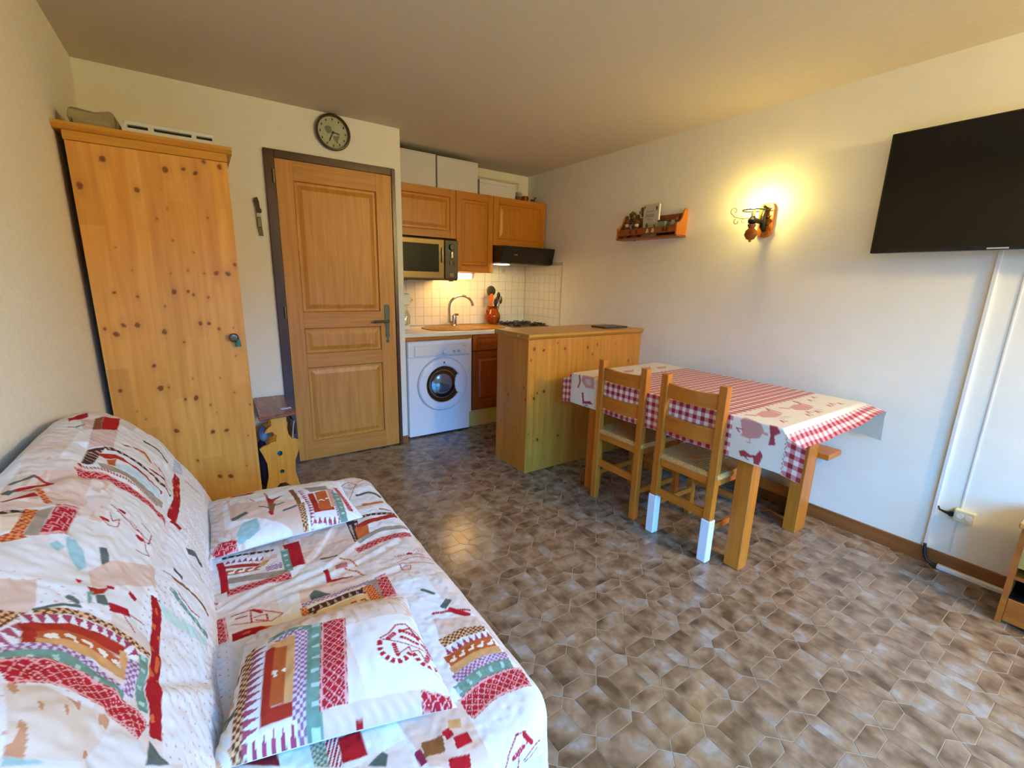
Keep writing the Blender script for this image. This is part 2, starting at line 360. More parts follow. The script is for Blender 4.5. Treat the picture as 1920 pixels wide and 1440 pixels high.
# kitchen wall tiles
tw = .0835; tc_w = (RW-PX-.008)/19
gm = MB().box(PX, RW-.004, B2-.004, B2, .895, 1.50); gm.box(RW-.004, RW, 3.362, B2, .895, 1.515); gm.build('backing', M['grout'], wa)
def wall_tile(nm, plane):
    a, b = tw/2-.001, .006
    m_ = MB()
    if plane == 'y': m_.box(-a, a, -b, 0, -a, a, .0012)
    else: m_.box(-b, 0, -a, a, -a, a, .0012)
    me = bpy.data.meshes.new(nm); m_.bm.to_mesh(me); m_.bm.free(); me.materials.append(M['tile']); return me
ty, tx_ = wall_tile('wall_tile', 'y'), wall_tile('side_tile', 'x')
for j in range(7):
    z = .90+tw*(j+.5)
    for i in range(19):
        x = PX+tc_w*(i+.5)
        o = bpy.data.objects.new('tile', ty); COL.objects.link(o); o.parent = wa; o.location = (x, B2-.003, z)
    for i in range(7):
        y = B2-.012-tw*(i+.5)
        o = bpy.data.objects.new('tile', tx_); COL.objects.link(o); o.parent = wr; o.location = (RW-.003, y, z)

# ---------------------------------------------------------------- door
def panel_door(name, x0, x1, z0, z1, y, parent, mat, matx, openings, th=.02, rec=.012, **pr):
    """framed door: leaf whose openings hold fielded panels; front faces -y at y"""
    m_ = MB(); xs0 = min(o[0] for o in openings); xs1 = max(o[1] for o in openings)
    m_.box(x0+.001, x1-.001, y+th*.72, y+th, z0+.001, z1-.001)
    d = m_.build(name, mat, parent, **pr)
    for a, b in ((x0, xs0), (xs1, x1)): MB().box(a, b, y, y+th*.75, z0, z1, .0015).build('stile', mat, d)
    zz = sorted([(o[2], o[3]) for o in openings]); cur = z0; rails = []
    for a, b in zz: rails.append((cur, a)); cur = b
    rails.append((cur, z1))
    for a, b in rails: MB().box(xs0, xs1, y+.0005, y+th*.75, a, b, .001).build('rail', matx, d)
    for a, b, c, e in openings:
        q = bmesh.new()
        def ring(ins, dep): return [q.verts.new(p) for p in ((a+ins, y+dep, c+ins), (b-ins, y+dep, c+ins), (b-ins, y+dep, e-ins), (a+ins, y+dep, e-ins))]
        rs = [ring(0, 0), ring(.006, rec), ring(.022, rec), ring(.05 if b-a > .3 else .035, rec*.35)]
        for A, B in zip(rs, rs[1:]):
            for k in range(4): q.faces.new((A[k], A[(k+1) % 4], B[(k+1) % 4], B[k]))
        q.faces.new(rs[-1]); bmesh.ops.recalc_face_normals(q, faces=q.faces[:])
        f = MB(); f.add(q); f.build('panel', mat, d)
    return d
fr = MB(); yf = B1-.018
fr.box(DL, DL+.06, yf, B1+.1, 0, DT, .003).box(DR-.028, DR, yf, B1+.1, 0, DT, .003).box(DL+.06, DR-.028, yf, B1+.1, DT-.05, DT, .003)
dr = fr.build('door_1', M['frame'], **ST)
lf = panel_door('leaf', .461, 1.214, .008, 2.04, B1-.012, dr, M['door'], M['door_x'], [(.565, 1.10, .14, .69), (.565, 1.10, .79, .968), (.565, 1.10, 1.08, 1.92)], .04, .013)
h = MB()
h.prism([(1.128, 1.12), (1.134, 1.128), (1.148, 1.13), (1.162, 1.128), (1.168, 1.12), (1.166, 1.02), (1.160, .93), (1.164, .895), (1.156, .875), (1.150, .868), (1.160, .858), (1.158, .845), (1.147, .838), (1.137, .845), (1.134, .858), (1.144, .868), (1.138, .876), (1.131, .895), (1.136, .93), (1.130, 1.02)], 'y', B1-.018, B1-.012)
hp = h.build('handle_plate', M['pewter'], lf)
MB().tube([(1.148, B1-.018, 1.005), (1.148, B1-.05, 1.005), (1.135, B1-.056, 1.005), (1.09, B1-.056, 1.008), (1.04, B1-.052, 1.006)], [.009, .009, .009, .008, .01], 8).build('handle', M['pewter'], lf, True)
for z in (1.93, 1.08, .27): MB().lathe([(.007, -.04), (.007, .04)], (.453, B1-.024, z), seg=10).build('hinge', M['steel'], dr, True)

# ---------------------------------------------------------------- panels with knots
KW = [(-0.282, 1.777, 9), (-0.368, 1.662, 9), (-0.184, 1.669, 8), (-0.075, 1.766, 9), (-0.007, 1.779, 7), (0.036, 1.768, 8), (0.074, 1.822, 7), (0.133, 1.81, 7), (-0.129, 1.555, 4), (-0.082, 1.465, 4), (0.063, 1.577, 4), (-0.009, 1.416, 3), (-0.288, 1.421, 3), (-0.243, 1.326, 3), (-0.106, 1.319, 3), (-0.04, 1.334, 4), (0.022, 1.321, 4), (0.071, 1.324, 9), (0.119, 1.323, 9), (0.151, 1.368, 6), (-0.317, 1.229, 5), (-0.239, 1.212, 5), (-0.103, 1.234, 8), (-0.05, 1.237, 5), (-0.03, 1.221, 5), (0.027, 1.208, 5), (-0.145, 1.168, 4), (-0.086, 1.601, 3), (-0.099, 1.683, 2), (-0.368, 1.071, 5), (-0.304, 1.085, 8), (-0.255, 1.084, 8), (-0.334, 1.045, 9), (-0.161, 1.05, 8), (-0.018, 1.085, 7), (0.016, 1.084, 6), (-0.092, 0.997, 5), (0.055, 1.055, 5), (0.116, 1.059, 3), (0.112, 0.917, 4), (-0.219, 0.892, 7), (-0.353, 0.787, 6), (-0.208, 0.783, 9), (-0.176, 0.783, 4), (-0.118, 0.716, 5), (-0.075, 0.718, 8), (-0.02, 0.676, 4), (0.152, 0.654, 4), (0.034, 0.809, 3), (-0.078, 0.817, 3), (-0.307, 0.682, 3), (-0.025, 0.532, 8), (0.035, 0.531, 8), (-0.171, 0.563, 9), (-0.104, 0.391, 5), (0.105, 0.317, 3), (-0.019, 0.285, 9), (0.029, 0.274, 9), (-0.279, 0.64, 3), (0.126, 0.484, 3), (0.002, 0.632, 2), (0.088, 0.727, 4)]
KF = [(1.805, 0.884, 8), (1.886, 0.871, 8), (2.076, 0.871, 8), (2.295, 0.868, 8), (2.39, 0.883, 7), (2.347, 0.813, 6), (1.78, 0.81, 5), (2.007, 0.914, 5), (2.748, 0.732, 6), (1.816, 0.54, 9), (1.902, 0.581, 8), (1.843, 0.576, 5), (1.86, 0.233, 9), (2.05, 0.232, 8), (1.796, 0.562, 4), (1.779, 0.288, 5), (2.194, 0.908, 3), (2.585, 0.882, 4), (1.772, 0.905, 3)]
KS = [(2.581, 0.525, 6), (2.37, 0.536, 7), (2.522, 0.783, 2), (2.669, 0.308, 5), (2.417, 0.566, 3), (2.52, 0.278, 4), (2.479, 0.302, 4), (2.394, 0.618, 6), (2.611, 0.564, 5), (2.368, 0.837, 4)]
def knotty(name, a0, a1, z0, z1, plane, d, th, knots, mat, parent, lam, seed, res=.0036):
    """laminated pine board standing in plane x or y at d; front faces -x / -y"""
    na, nz = max(3, int((a1-a0)/res)), max(3, int((z1-z0)/res))
    A, Z = np.meshgrid(np.linspace(a0, a1, na), np.linspace(z0, z1, nz), indexing='ij')
    rr = np.random.RandomState(seed); ed = [a0]; 
    while ed[-1] < a1: ed.append(ed[-1]+lam*rr.uniform(.7, 1.3))
    lane = np.searchsorted(ed, A.ravel()).reshape(A.shape)
    off = rr.uniform(0, .8, 60); blk = np.floor((Z+off[lane])/.62).astype(int)
    h = (np.sin(lane*12.9898+blk*78.233+seed)*43758.5453) % 1
    br = .90+.16*h; tone = np.stack([br, br*(.97+.05*((h*7) % 1)), br*(.88+.16*((h*13) % 1))], -1)
    K = np.zeros(A.shape); jx = .35*(vnoise(A, Z, .006, 3)-.5)
    for ka, kz, r in knots:
        r = r*.00135; sl = ((ka*977+kz*613) % 1-.5)*1.1; ar = (ka-(-.115 if plane == 'y' and ka < 1 else 2.3))*0; D = np.sqrt((((A-ka)+sl*(Z-kz)*.4)/r)**2+(((Z-kz)-sl*(A-ka))/(r*(.85+.5*((ka*31+kz*17) % 1))))**2)+jx
        K = np.maximum(K, np.clip((1.15-D)*2.5, 0, 1)*(.95 if r > .006 else .75)); K = np.maximum(K, .20*np.clip(1-np.sqrt(((A-ka)/(r*2.4))**2+((Z-kz)/(r*5))**2), 0, 1))
    P = np.stack([A, np.full(A.shape, d), Z] if plane == 'y' else [np.full(A.shape, d), A, Z], -1)
    if plane == 'x': P = P[:, ::-1]; tone = tone[:, ::-1]; K = K[:, ::-1]
    me = gridmesh(name, P, attrs=dict(tone=tone, knot=K))
    # close it with thickness
    b = bmesh.new(); b.from_mesh(me); lt = b.verts.layers.float_color['tone'] if 'tone' in b.verts.layers.float_color else None
    n0 = len(b.verts); bb = MB()
    if plane == 'y': bb.box(a0, a1, d+.0004, d+th, z0, z1)
    else: bb.box(d+.0004, d+th, a0, a1, z0, z1)
    m2 = bpy.data.meshes.new('t'); bb.bm.to_mesh(m2); bb.bm.free(); b.from_mesh(m2); bpy.data.meshes.remove(m2)
    b.verts.ensure_lookup_table()
    if lt:
        for v in b.verts[n0:]: v[lt] = (.95, .93, .88, 1)
    b.to_mesh(me); b.free(); me.materials.append(mat)
    off_ = wloc(parent); me.transform(Matrix.Translation(-off_))
    o = bpy.data.objects.new(name, me); COL.objects.link(o); o.parent = parent; return o

# ---------------------------------------------------------------- wardrobe
wd = thing('wardrobe', 'tall honey pine wardrobe with one knotty door, standing in the left corner', 'wardrobe', (-.115, 3.0, 0))
MB().box(-.393, -.373, 2.67, B1-.02, 0, 1.87).box(.146, .166, 2.67, B1-.02, 0, 1.87).box(-.373, .146, 2.67, B1-.02, 1.85, 1.868).box(-.373, .146, 3.32, 3.34, 0, 1.85).box(-.373, .146, 2.69, 3.32, .06, .08).build('carcass', M['pine'], wd)
dd = knotty('door', -.391, .165, .02, 1.832, 'y', 2.648, .02, KW, M['pine_board'], wd, .075, 3)
MB().lathe([(.008, 0), (.008, -.012), (.02, -.016), (.022, -.024), (.016, -.032), (.0, -.034)], (.112, 2.648, 1.012), 'y', 20).build('knob', M['steel'], dd, True)
MB().lathe([(.0, .0), (.008, -.008), (.012, -.03), (.013, -.045), (0, -.047)], (.128, 2.628, 1.012), 'z', 12).build('tassel', M['teal'], dd, True, label='teal tassel hanging from the knob')
MB().box(-.395, .168, 2.646, 2.67, 1.834, 1.87, .002).build('frieze', M['pine_x'], wd)
MB().prism([(2.628, 1.898), (2.628, 1.886), (2.64, 1.872), (2.648, 1.87), (3.36, 1.87), (3.36, 1.898)], 'x', -.4195, .188).build('cornice', M['pine_x'], wd)
# on top of it
cb = thing('cardboard_box', 'crumpled beige cardboard box on top of the wardrobe', 'box', (-.29, 2.80, 1.899))
q = MB(); q.prism([(-.365, 1.902), (-.228, 1.902), (-.216, 1.935), (-.228, 1.968), (-.25, 1.974), (-.29, 1.965), (-.34, 1.972), (-.368, 1.968), (-.378, 1.93)], 'y', 2.70, 2.88, .004)
for v in q.bm.verts: v.co += Vector((rnd.uniform(-.004, .004), rnd.uniform(-.012, .012), rnd.uniform(0, .005)))
bx = q.build('carton', M['cardboard'], cb)
MB().box(-.36, -.24, 2.688, 2.696, 1.904, 1.93, .002).build('flap', M['cardboard'], cb)
vp = thing('vent_panel', 'white slotted vent panel lying on top of the wardrobe beside the cardboard box', 'panel', (-.04, 2.78, 1.899))
q = MB().box(-.20, .128, 2.72, 2.86, 1.899, 1.912, .002).box(-.20, .128, 2.72, 2.726, 1.912, 1.918).box(-.20, .128, 2.72, 2.86, 1.945, 1.962, .003).box(-.20, .128, 2.75, 2.86, 1.912, 1.945)
q.box(-.118, -.098, 2.7195, 2.75, 1.91, 1.948).box(.040, .058, 2.7195, 2.75, 1.91, 1.948).box(-.20, -.19, 2.7195, 2.75, 1.91, 1.948).box(.12, .128, 2.7195, 2.75, 1.91, 1.948)
q.box(-.20, .128, 2.7192, 2.75, 1.91, 1.932); q.build('casing', M['white2'], vp)
for a, b in ((-.188, -.119), (-.097, .039), (.059, .119)): MB().box(a, b, 2.744, 2.749, 1.9325, 1.9445).build('slot', M['black'], vp)

# ---------------------------------------------------------------- clock and hook on the back wall
ck = thing('wall_clock', 'round wall clock with brown rim hung above the wooden door', 'clock', (.829, B1, 2.25))
CZ, CX = 2.249, .829
MB().lathe([(.098, 0), (.108, -.004), (.112, -.02), (.106, -.034), (.098, -.036), (.095, -.026), (.095, -.012)], (CX, B1-.001, CZ), 'y', 48, 'none').build('rim', M['clockrim'], ck, True)
MB().lathe([(0, -.013), (.0955, -.013)], (CX, B1-.001, CZ), 'y', 48, 'none').build('face', M['clockface'], ck)
q = MB()
for k in range(12):
    a = k*math.pi/6; r = .079; MB().box(CX+r*math.sin(a)-.004, CX+r*math.sin(a)+.004, B1-.0155, B1-.0145, CZ+r*math.cos(a)-.006, CZ+r*math.cos(a)+.006).build('numeral', M['ink'], ck)
q = MB()
for P_ in ([(-.045, .005), (-.052, .025), (-.035, .038), (-.012, .034), (-.006, .012), (-.018, -.008), (-.035, -.01)], [(.0, -.02), (.03, -.018), (.038, -.006), (.042, -.02), (.028, -.045), (.032, -.06), (.018, -.058), (.004, -.038)]):
    MB().prism([(CX+a, CZ+b) for a, b in P_], 'y', B1-.0152, B1-.0145).build('printed_motif', M['mapgreen'], ck)
MB().box(CX-.0025, CX+.0025, B1-.02, B1-.018, CZ, CZ+.06).rot((CX, B1, CZ), 'Y', R(205)).build('minute_hand', M['ink'], ck)
MB().box(CX-.0035, CX+.0035, B1-.0225, B1-.0205, CZ, CZ+.04).rot((CX, B1, CZ), 'Y', R(98)).build('hour_hand', M['ink'], ck)
MB().lathe([(0, -.024), (.008, -.022), (.008, -.014)], (CX, B1, CZ), 'y', 14).build('hub', M['ink'], ck, True)
wh = thing('wall_ornament', 'slim carved wall ornament with a pale band, between wardrobe and door frame', 'ornament', (.347, B1, 1.565))
q = MB().prism([(.330, 1.775), (.338, 1.79), (.350, 1.795), (.358, 1.77), (.361, 1.73), (.368, 1.725), (.368, 1.705), (.360, 1.70), (.340, 1.70), (.337, 1.74)], 'y', B1-.02, B1); q.build('figure', M['ink'], wh)
MB().box(.338, .362, B1-.024, B1, 1.675, 1.70, .003).build('band', M['bookw'], wh)
MB().box(.339, .363, B1-.018, B1, 1.615, 1.675, .003).build('middle', M['steel'], wh)
MB().prism([(.341, 1.615), (.364, 1.615), (.367, 1.565), (.347, 1.567)], 'y', B1-.016, B1).build('tail', M['olive'], wh)

# ---------------------------------------------------------------- small stool-cabinet by the door
sw = thing('side_stool', 'small wooden stool-rack with round holes and reddish top, between wardrobe and door', 'stool', (.30, 3.1, 0))
MB().prism([(.196, 2.83), (.398, 2.86), (.402, 3.34), (.215, 3.34)], 'z', .503, .522, .003).build('top', M['redwood'], sw)
def stool_side(y, nm):
    left = [(.262, .50), (.262, .45), (.235, .43), (.222, .405), (.262, .41), (.285, .385), (.28, .35), (.25, .345), (.24, .335), (.205, .325), (.188, .312), (.205, .27), (.222, .21), (.222, .13), (.205, .06), (.19, .0)]
    right = [(.40, .0), (.385, .06), (.372, .13), (.375, .21), (.395, .26), (.408, .30), (.40, .335), (.385, .345), (.365, .35), (.35, .38), (.342, .44), (.345, .50)]
    arch = [(.345, 0), (.335, .05), (.31, .075), (.28, .075), (.255, .05), (.245, 0)]
    pts = left+arch[::-1]+right
    b = bmesh.new()
    from mathutils.geometry import tessellate_polygon
    holes = [[(.293+.015*math.cos(t), .268+.017*math.sin(t)) for t in [2*math.pi*k/16 for k in range(16)]], [(.297+.013*math.cos(t), .150+.013*math.sin(t)) for t in [2*math.pi*k/16 for k in range(16)]]]
    loops = [[Vector((a, 0, c)) for a, c in P_] for P_ in [pts]+holes]; flat = [v for l in loops for v in l]
    tris = tessellate_polygon([[Vector((v.x, v.z, 0)) for v in l] for l in loops])
    F = [b.verts.new((v.x, y, v.z)) for v in flat]; G = [b.verts.new((v.x, y+.018, v.z)) for v in flat]
    for t in tris:
        try: b.faces.new([F[i] for i in t]); b.faces.new([G[i] for i in t][::-1])
        except Exception: pass
    i0 = 0
    for l in loops:
        n = len(l)
        for k in range(n): b.faces.new((F[i0+k], F[i0+(k+1) % n], G[i0+(k+1) % n], G[i0+k]))
        i0 += n
    bmesh.ops.recalc_face_normals(b, faces=b.faces[:])
    q = MB(); q.add(b); q.build('side_panel', M['pine'], sw)
stool_side(2.885, 'front'); stool_side(3.29, 'rear')
MB().box(.235, .36, 2.903, 3.29, .10, .118).build('shelf', M['pine'], sw)
pp = thing('paper_slip', 'small folded white paper slip on the reddish stool top', 'paper', (.36, 2.98, .5225))
MB().box(.325, .385, 2.955, 2.985, .5225, .5245).rot((.355, 2.97, .523), 'Z', R(14)).build('sheet', M['paper'], pp)
MB().box(.33, .375, 2.962, 2.978, .5246, .530).rot((.355, 2.97, .523), 'Z', R(-8)).build('fold', M['bluegrey'], pp)
bt = thing('cyan_bottle', 'cyan plastic bottle seen through the hole of the stool', 'bottle', (.297, 2.97, .118))
MB().lathe([(.03, .118), (.033, .14), (.033, .25), (.018, .28), (.014, .30), (.016, .32), (0, .322)], (.30, 2.98, 0), 'z', 20).build('body', M['cyan'], bt, True)
bk = thing('rolled_bag', 'dark blue cloth bag stuffed behind the stool panel near the wardrobe', 'bag', (.21, 3.05, 0))
MB().ball((.215, 3.06, .16), .05, (.8, 2.2, 3.1), 3).build('cloth', M['navy'], bk, True)
MB().ball((.225, 3.02, .365), .035, (.9, 1.6, 1.4), 3).build('bundle', M['bluegrey'], bk, True)
mg = thing('beige_magazine', 'bent beige magazine leaning in the rack below the stool top, door side', 'magazine', (.375, 3.0, .11))
q = MB()
for k in range(6): q.prism([(.362+.004*k, .30), (.368+.004*k, .30), (.392-.002*k, .452), (.386-.002*k, .452)], 'y', 2.91+.01*k, 3.10)
q.build('cover', M['beige'], mg)
# ---------------------------------------------------------------- kitchen: wall cabinets
YC = 3.64
def wall_cab(label, x0, x1, z0, loc, mat=M['cab'], top=2.068):
    t = thing('wall_cabinet', label, 'cabinet', (loc, 3.8, z0), 'wall cabinets over the worktop')
    MB().box(x0+.001, x1-.001, YC+.02, B2-.002, z0, top).build('carcass', mat, t)
    panel_door('door', x0+.002, x1-.002, z0, top, YC, t, mat, M['cab_x'], [(x0+.055, x1-.055, z0+.06, top-.06)], .019, .009)
    return t
wall_cab('oak wall cabinet above the microwave, leftmost of the three', PX+.004, 1.885, 1.672, 1.59)
wall_cab('narrow tall oak wall cabinet with the lit lamp under it', 1.885, 2.264, 1.396, 2.07)
wall_cab('oak wall cabinet above the black hood', 2.264, 2.862, 1.646, 2.56)
def carton(name, label, x0, x1, y0, y1, z0, z1, mat, lid=False, grp='white boxes on top of the wall cabinets'):
    t = thing(name, label, 'box', ((x0+x1)/2, (y0+y1)/2, z0), grp)
    MB().box(x0, x1, y0, y1, z0, z1-(.03 if lid else .012), .0015).build('body', mat, t)
    MB().box(x0-.002, x1+.002, y0-.003, y1, z1-(.03 if lid else .012), z1, .002).build('lid', mat, t)
carton('storage_box', 'tall plain white storage box on the cabinets, nearest the door wall', PX+.004, 1.708, 3.66, 3.94, 2.069, 2.322, M['card'])
carton('storage_box', 'tall plain white storage box, second from the door wall', 1.722, 2.108, 3.66, 3.94, 2.069, 2.318, M['card'])
carton('storage_box', 'low white lidded box on the cabinets beside the glass jar', 2.128, 2.512, 3.66, 3.90, 2.069, 2.198, M['card'], True)
carton('flat_carton', 'long flat whitish carton lying behind the low white box', 2.13, 2.72, 3.905, 3.955, 2.069, 2.275, M['card'])
lb = thing('hair_clip', 'tiny dark brown clip on the low white box lid', 'clip', (2.42, 3.78, 2.199))
MB().tube([(2.38, 3.75, 2.205), (2.40, 3.75, 2.217), (2.43, 3.75, 2.205), (2.45, 3.75, 2.214)], .006, 8).build('clip', M['doll'], lb, True)
jr = thing('glass_jar', 'small glass jar with brown contents on the cabinet top beside low box', 'jar', (2.585, 3.72, 2.069))
MB().lathe([(.032, 2.070), (.042, 2.08), (.042, 2.13), (.03, 2.145), (.028, 2.15)], (2.585, 3.72, 0), 'z', 20, 'start').build('glass', M['jar'], jr, True)
MB().lathe([(0, 2.073), (.037, 2.075), (.038, 2.108), (0, 2.11)], (2.585, 3.72, 0), 'z', 20).build('contents', M['doll'], jr, True)
cu = thing('glazed_mug', 'small dark glazed mug between the glass jar and the figurine', 'mug', (2.66, 3.71, 2.069))
MB().lathe([(.024, 2.069), (.03, 2.075), (.03, 2.12), (.026, 2.12), (.026, 2.08), (0, 2.078)], (2.66, 3.71, 0), 'z', 18).build('cup', M['copper'], cu, True)
MB().tube([(2.66, 3.68, 2.11), (2.66, 3.66, 2.108), (2.66, 3.655, 2.095), (2.66, 3.66, 2.082), (2.66, 3.68, 2.08)], .004, 6).build('handle', M['copper'], cu, True)
fg = thing('animal_figurine', 'tiny dark animal figurine at the right end of the cabinet tops', 'figurine', (2.745, 3.69, 2.069))
MB().tube([(2.715, 3.69, 2.092), (2.735, 3.69, 2.09), (2.755, 3.69, 2.092), (2.762, 3.69, 2.115), (2.775, 3.69, 2.118)], [.008, .011, .010, .007, .006], 8).build('body', M['ink'], fg, True)
for a in (2.722, 2.752):
    for b in (3.685, 3.697): MB().tube([(a, b, 2.088), (a, b, 2.069)], .0035, 6).build('leg', M['ink'], fg)

# microwave, lamp, hood
mw = thing('microwave', 'bronze coloured microwave oven hanging under the leftmost wall cabinet', 'microwave', (1.57, 3.7, 1.32))
MB().box(PX+.006, 1.832, 3.515, 3.93, 1.318, 1.652, .006).build('case', M['micro_dark'], mw)
md_ = MB().box(PX+.008, 1.70, 3.495, 3.515, 1.33, 1.645, .006, 2).build('door', M['micro'], mw)
MB().box(PX+.045, 1.650, 3.491, 3.4955, 1.385, 1.605, .002).build('window', M['dark'], md_)
MB().box(1.672, 1.682, 3.478, 3.49, 1.46, 1.58, .003).box(1.674, 1.68, 3.488, 3.497, 1.465, 1.475).box(1.674, 1.68, 3.488, 3.497, 1.565, 1.575).build('handle', M['chrome'], md_)
cp = MB().box(1.706, 1.83, 3.497, 3.515, 1.33, 1.645, .004).build('control_panel', M['micro_dark'], mw)
MB().lathe([(.026, 0), (.026, -.012), (.022, -.018), (0, -.019)], (1.768, 3.497, 1.59), 'y', 20).build('knob', M['black'], cp, True)
MB().lathe([(.02, 0), (.02, -.01), (0, -.012)], (1.768, 3.497, 1.462), 'y', 18).build('knob', M['black'], cp, True)
MB().box(1.757, 1.779, 3.485, 3.498, 1.50, 1.555, .004).build('indicator', M['chrome'], cp)
MB().box(1.745, 1.79, 3.492, 3.498, 1.345, 1.38, .003).build('door_button', M['micro'], cp)
for a in (1.36, 1.77): MB().box(a, a+.03, 3.53, 3.56, 1.31, 1.319).build('foot', M['black'], mw)
lp = thing('strip_lamp', 'lit warm strip lamp fixed under the narrow wall cabinet', 'lamp', (1.99, 3.70, 1.35))
MB().box(1.86, 2.09, 3.69, 3.78, 1.384, 1.3955).build('base', M['white2'], lp)
MB().box(1.865, 2.07, 3.695, 3.765, 1.335, 1.383, .008, 2).build('diffuser', M['tubelamp'], lp)
MB().box(2.07, 2.095, 3.69, 3.775, 1.345, 1.384, .003).build('end_cap', M['white2'], lp)
hd = thing('range_hood', 'black slanted range hood under the rightmost wall cabinet', 'hood', (2.56, 3.7, 1.49))
MB().prism([(3.47, 1.635), (3.94, 1.645), (3.94, 1.50), (3.53, 1.487), (3.505, 1.492)], 'x', 2.268, 2.862, .003).build('body', M['hood'], hd)
MB().box(2.28, 2.85, 3.52, 3.93, 1.480, 1.490).build('grille', M['steel'], hd)
MB().box(2.30, 2.42, 3.60, 3.68, 1.474, 1.481).build('lamp_cover', M['hoodlamp'], hd)
MB().box(2.39, 2.43, 3.478, 3.492, 1.556, 1.568).build('badge_glint', M['brass'], hd)  # small brassy bar standing in for a reflection on the hood front

# worktop, sink, tap, hob
wk = thing('worktop', 'off-white laminate kitchen worktop holding sink and hob', 'worktop', (2.08, 3.68, .86))
MB().box(PX+.002, RW-.002, 3.40, B2-.008, .862, .894, .004, 2).build('slab', M['worktop'], wk)
def super_ring(cx, cy, ax, ay, z, n=48, e=2.6):
    r = []
    for k in range(n):
        t = 2*math.pi*k/n; c, s_ = math.cos(t), math.sin(t)
        r.append((cx+ax*abs(c)**(2/e)*(1 if c >= 0 else -1), cy+ay*abs(s_)**(2/e)*(1 if s_ >= 0 else -1), z))
    return r
def loft(rings, cap0=False, cap1=False):
    b = bmesh.new(); R_ = [[b.verts.new(p) for p in r] for r in rings]
    for A, B in zip(R_, R_[1:]):
        n = len(A)
        for k in range(n): b.faces.new((A[k], A[(k+1) % n], B[(k+1) % n], B[k]))
    if cap0: b.faces.new(R_[0][::-1])
    if cap1: b.faces.new(R_[-1])
    bmesh.ops.recalc_face_normals(b, faces=b.faces[:]); q = MB(); q.add(b); return q
sk = thing('kitchen_sink', 'oval sand coloured resin sink set in the worktop', 'sink', (2.0, 3.67, .894))
loft([super_ring(1.99, 3.675, .405, .235, .8945), super_ring(1.99, 3.675, .405, .235, .902), super_ring(1.99, 3.675, .385, .215, .905), super_ring(1.99, 3.675, .37, .20, .899)], False, True).build('rim', M['sink'], sk, True)
loft([super_ring(2.15, 3.63, .17, .13, .9003), super_ring(2.15, 3.63, .165, .125, .8985), super_ring(2.15, 3.63, .10, .08, .8975)], False, True).build('basin', plain('sink_basin', (.50, .33, .14), .4, noise=.1, nscale=200), sk, True)
for k in range(6): MB().box(1.66+k*.04, 1.672+k*.04, 3.55, 3.74, .8985, .9015, .001).build('drainer_rib', M['sink'], sk)
tp = thing('kitchen_tap', 'tall curved chrome mixer tap behind the sink', 'tap', (1.945, 3.85, .9))
MB().lathe([(.028, .899), (.028, .905), (.023, .91), (.023, .985), (.020, 1.0), (0, 1.003)], (1.965, 3.84, 0), 'z', 24).build('body', M['chrome'], tp, True)
pts = [(1.915, 3.84, .93), (1.912, 3.84, 1.06)]+[(2.025-.113*math.cos(t), 3.84-.05*math.sin(t/2), 1.08+.10*math.sin(t)) for t in [math.pi*k/14 for k in range(1, 13)]]
MB().tube(pts, .0115, 12).build('spout', M['chrome'], tp, True)
MB().tube([pts[-1], (pts[-1][0]+.012, pts[-1][1]-.002, pts[-1][2]-.035)], .013, 12).build('nozzle', M['chrome'], tp, True)
MB().tube([(1.915, 3.84, .93), (1.95, 3.84, .925)], .014, 12).build('joint', M['chrome'], tp, True)
MB().box(1.955, 1.995, 3.80, 3.84, .995, 1.015, .005).build('lever', M['chrome'], tp)
hb = thing('gas_hob', 'two-burner gas hob in the worktop behind the wooden bar', 'hob', (2.62, 3.70, .894))
MB().box(2.41, 2.85, 3.50, 3.93, .8945, .902, .003).build('plate', M['hobm'], hb)
for (a, b, r) in ((2.53, 3.80, .055), (2.53, 3.60, .04), (2.73, 3.80, .045), (2.73, 3.60, .05)):
    bn = MB().lathe([(r, .902), (r, .912), (r*.8, .92), (0, .922)], (a, b, 0), 'z', 20).build('burner', M['black'], hb, True)
    q = MB()
    for k in range(4):
        t = k*math.pi/2+.78; q.tube([(a+.1*math.cos(t), b+.1*math.sin(t), .903), (a+.085*math.cos(t), b+.085*math.sin(t), .926), (a+.03*math.cos(t), b+.03*math.sin(t), .926)], .004, 6)
    q.tube([(a+.087*math.cos(2*math.pi*j/20), b+.087*math.sin(2*math.pi*j/20), .912) for j in range(21)], .0035, 6)
    q.build('pan_support', M['iron'], bn, kind='stuff')
for k in range(4): MB().lathe([(.014, .902), (.014, .915), (.01, .922), (0, .922)], (2.83, 3.55+.05*k, 0), 'z', 14).build('knob', M['black'], hb, True)
# crockery jug with utensils
jg = thing('terracotta_jug', 'glazed terracotta jug holding utensils beside the sink', 'jug', (2.40, 3.85, .895))
MB().lathe([(0, .896), (.040, .897), (.060, .92), (.078, .955), (.080, .985), (.066, 1.02), (.048, 1.045), (.046, 1.06), (.056, 1.078), (.050, 1.078), (.041, 1.06), (.043, 1.045), (.06, 1.02), (.072, .985), (.04, .90), (0, .90)], (2.40, 3.85, 0), 'z', 28).build('body', M['terracotta'], jg, True)
MB().tube([(2.355, 3.835, 1.065), (2.325, 3.825, 1.06), (2.315, 3.822, 1.03), (2.34, 3.83, 1.0)], .008, 8).build('handle', M['terracotta'], jg, True)
ut = dict(grp='utensils standing in the terracotta jug')
t = thing('skimmer', 'round perforated metal skimmer standing highest in the jug', 'utensil', (2.40, 3.86, .93), ut['grp'])
MB().tube([(2.405, 3.86, .91), (2.395, 3.87, 1.17)], .005, 8).build('shaft', M['steel'], t, True)
MB().lathe([(.0, .0), (.035, -.004), (.05, -.001), (.052, .004), (.05, .006), (0, .004)], (2.392, 3.868, 1.225), 'y', 26).build('bowl', M['steel'], t, True)
q = MB()
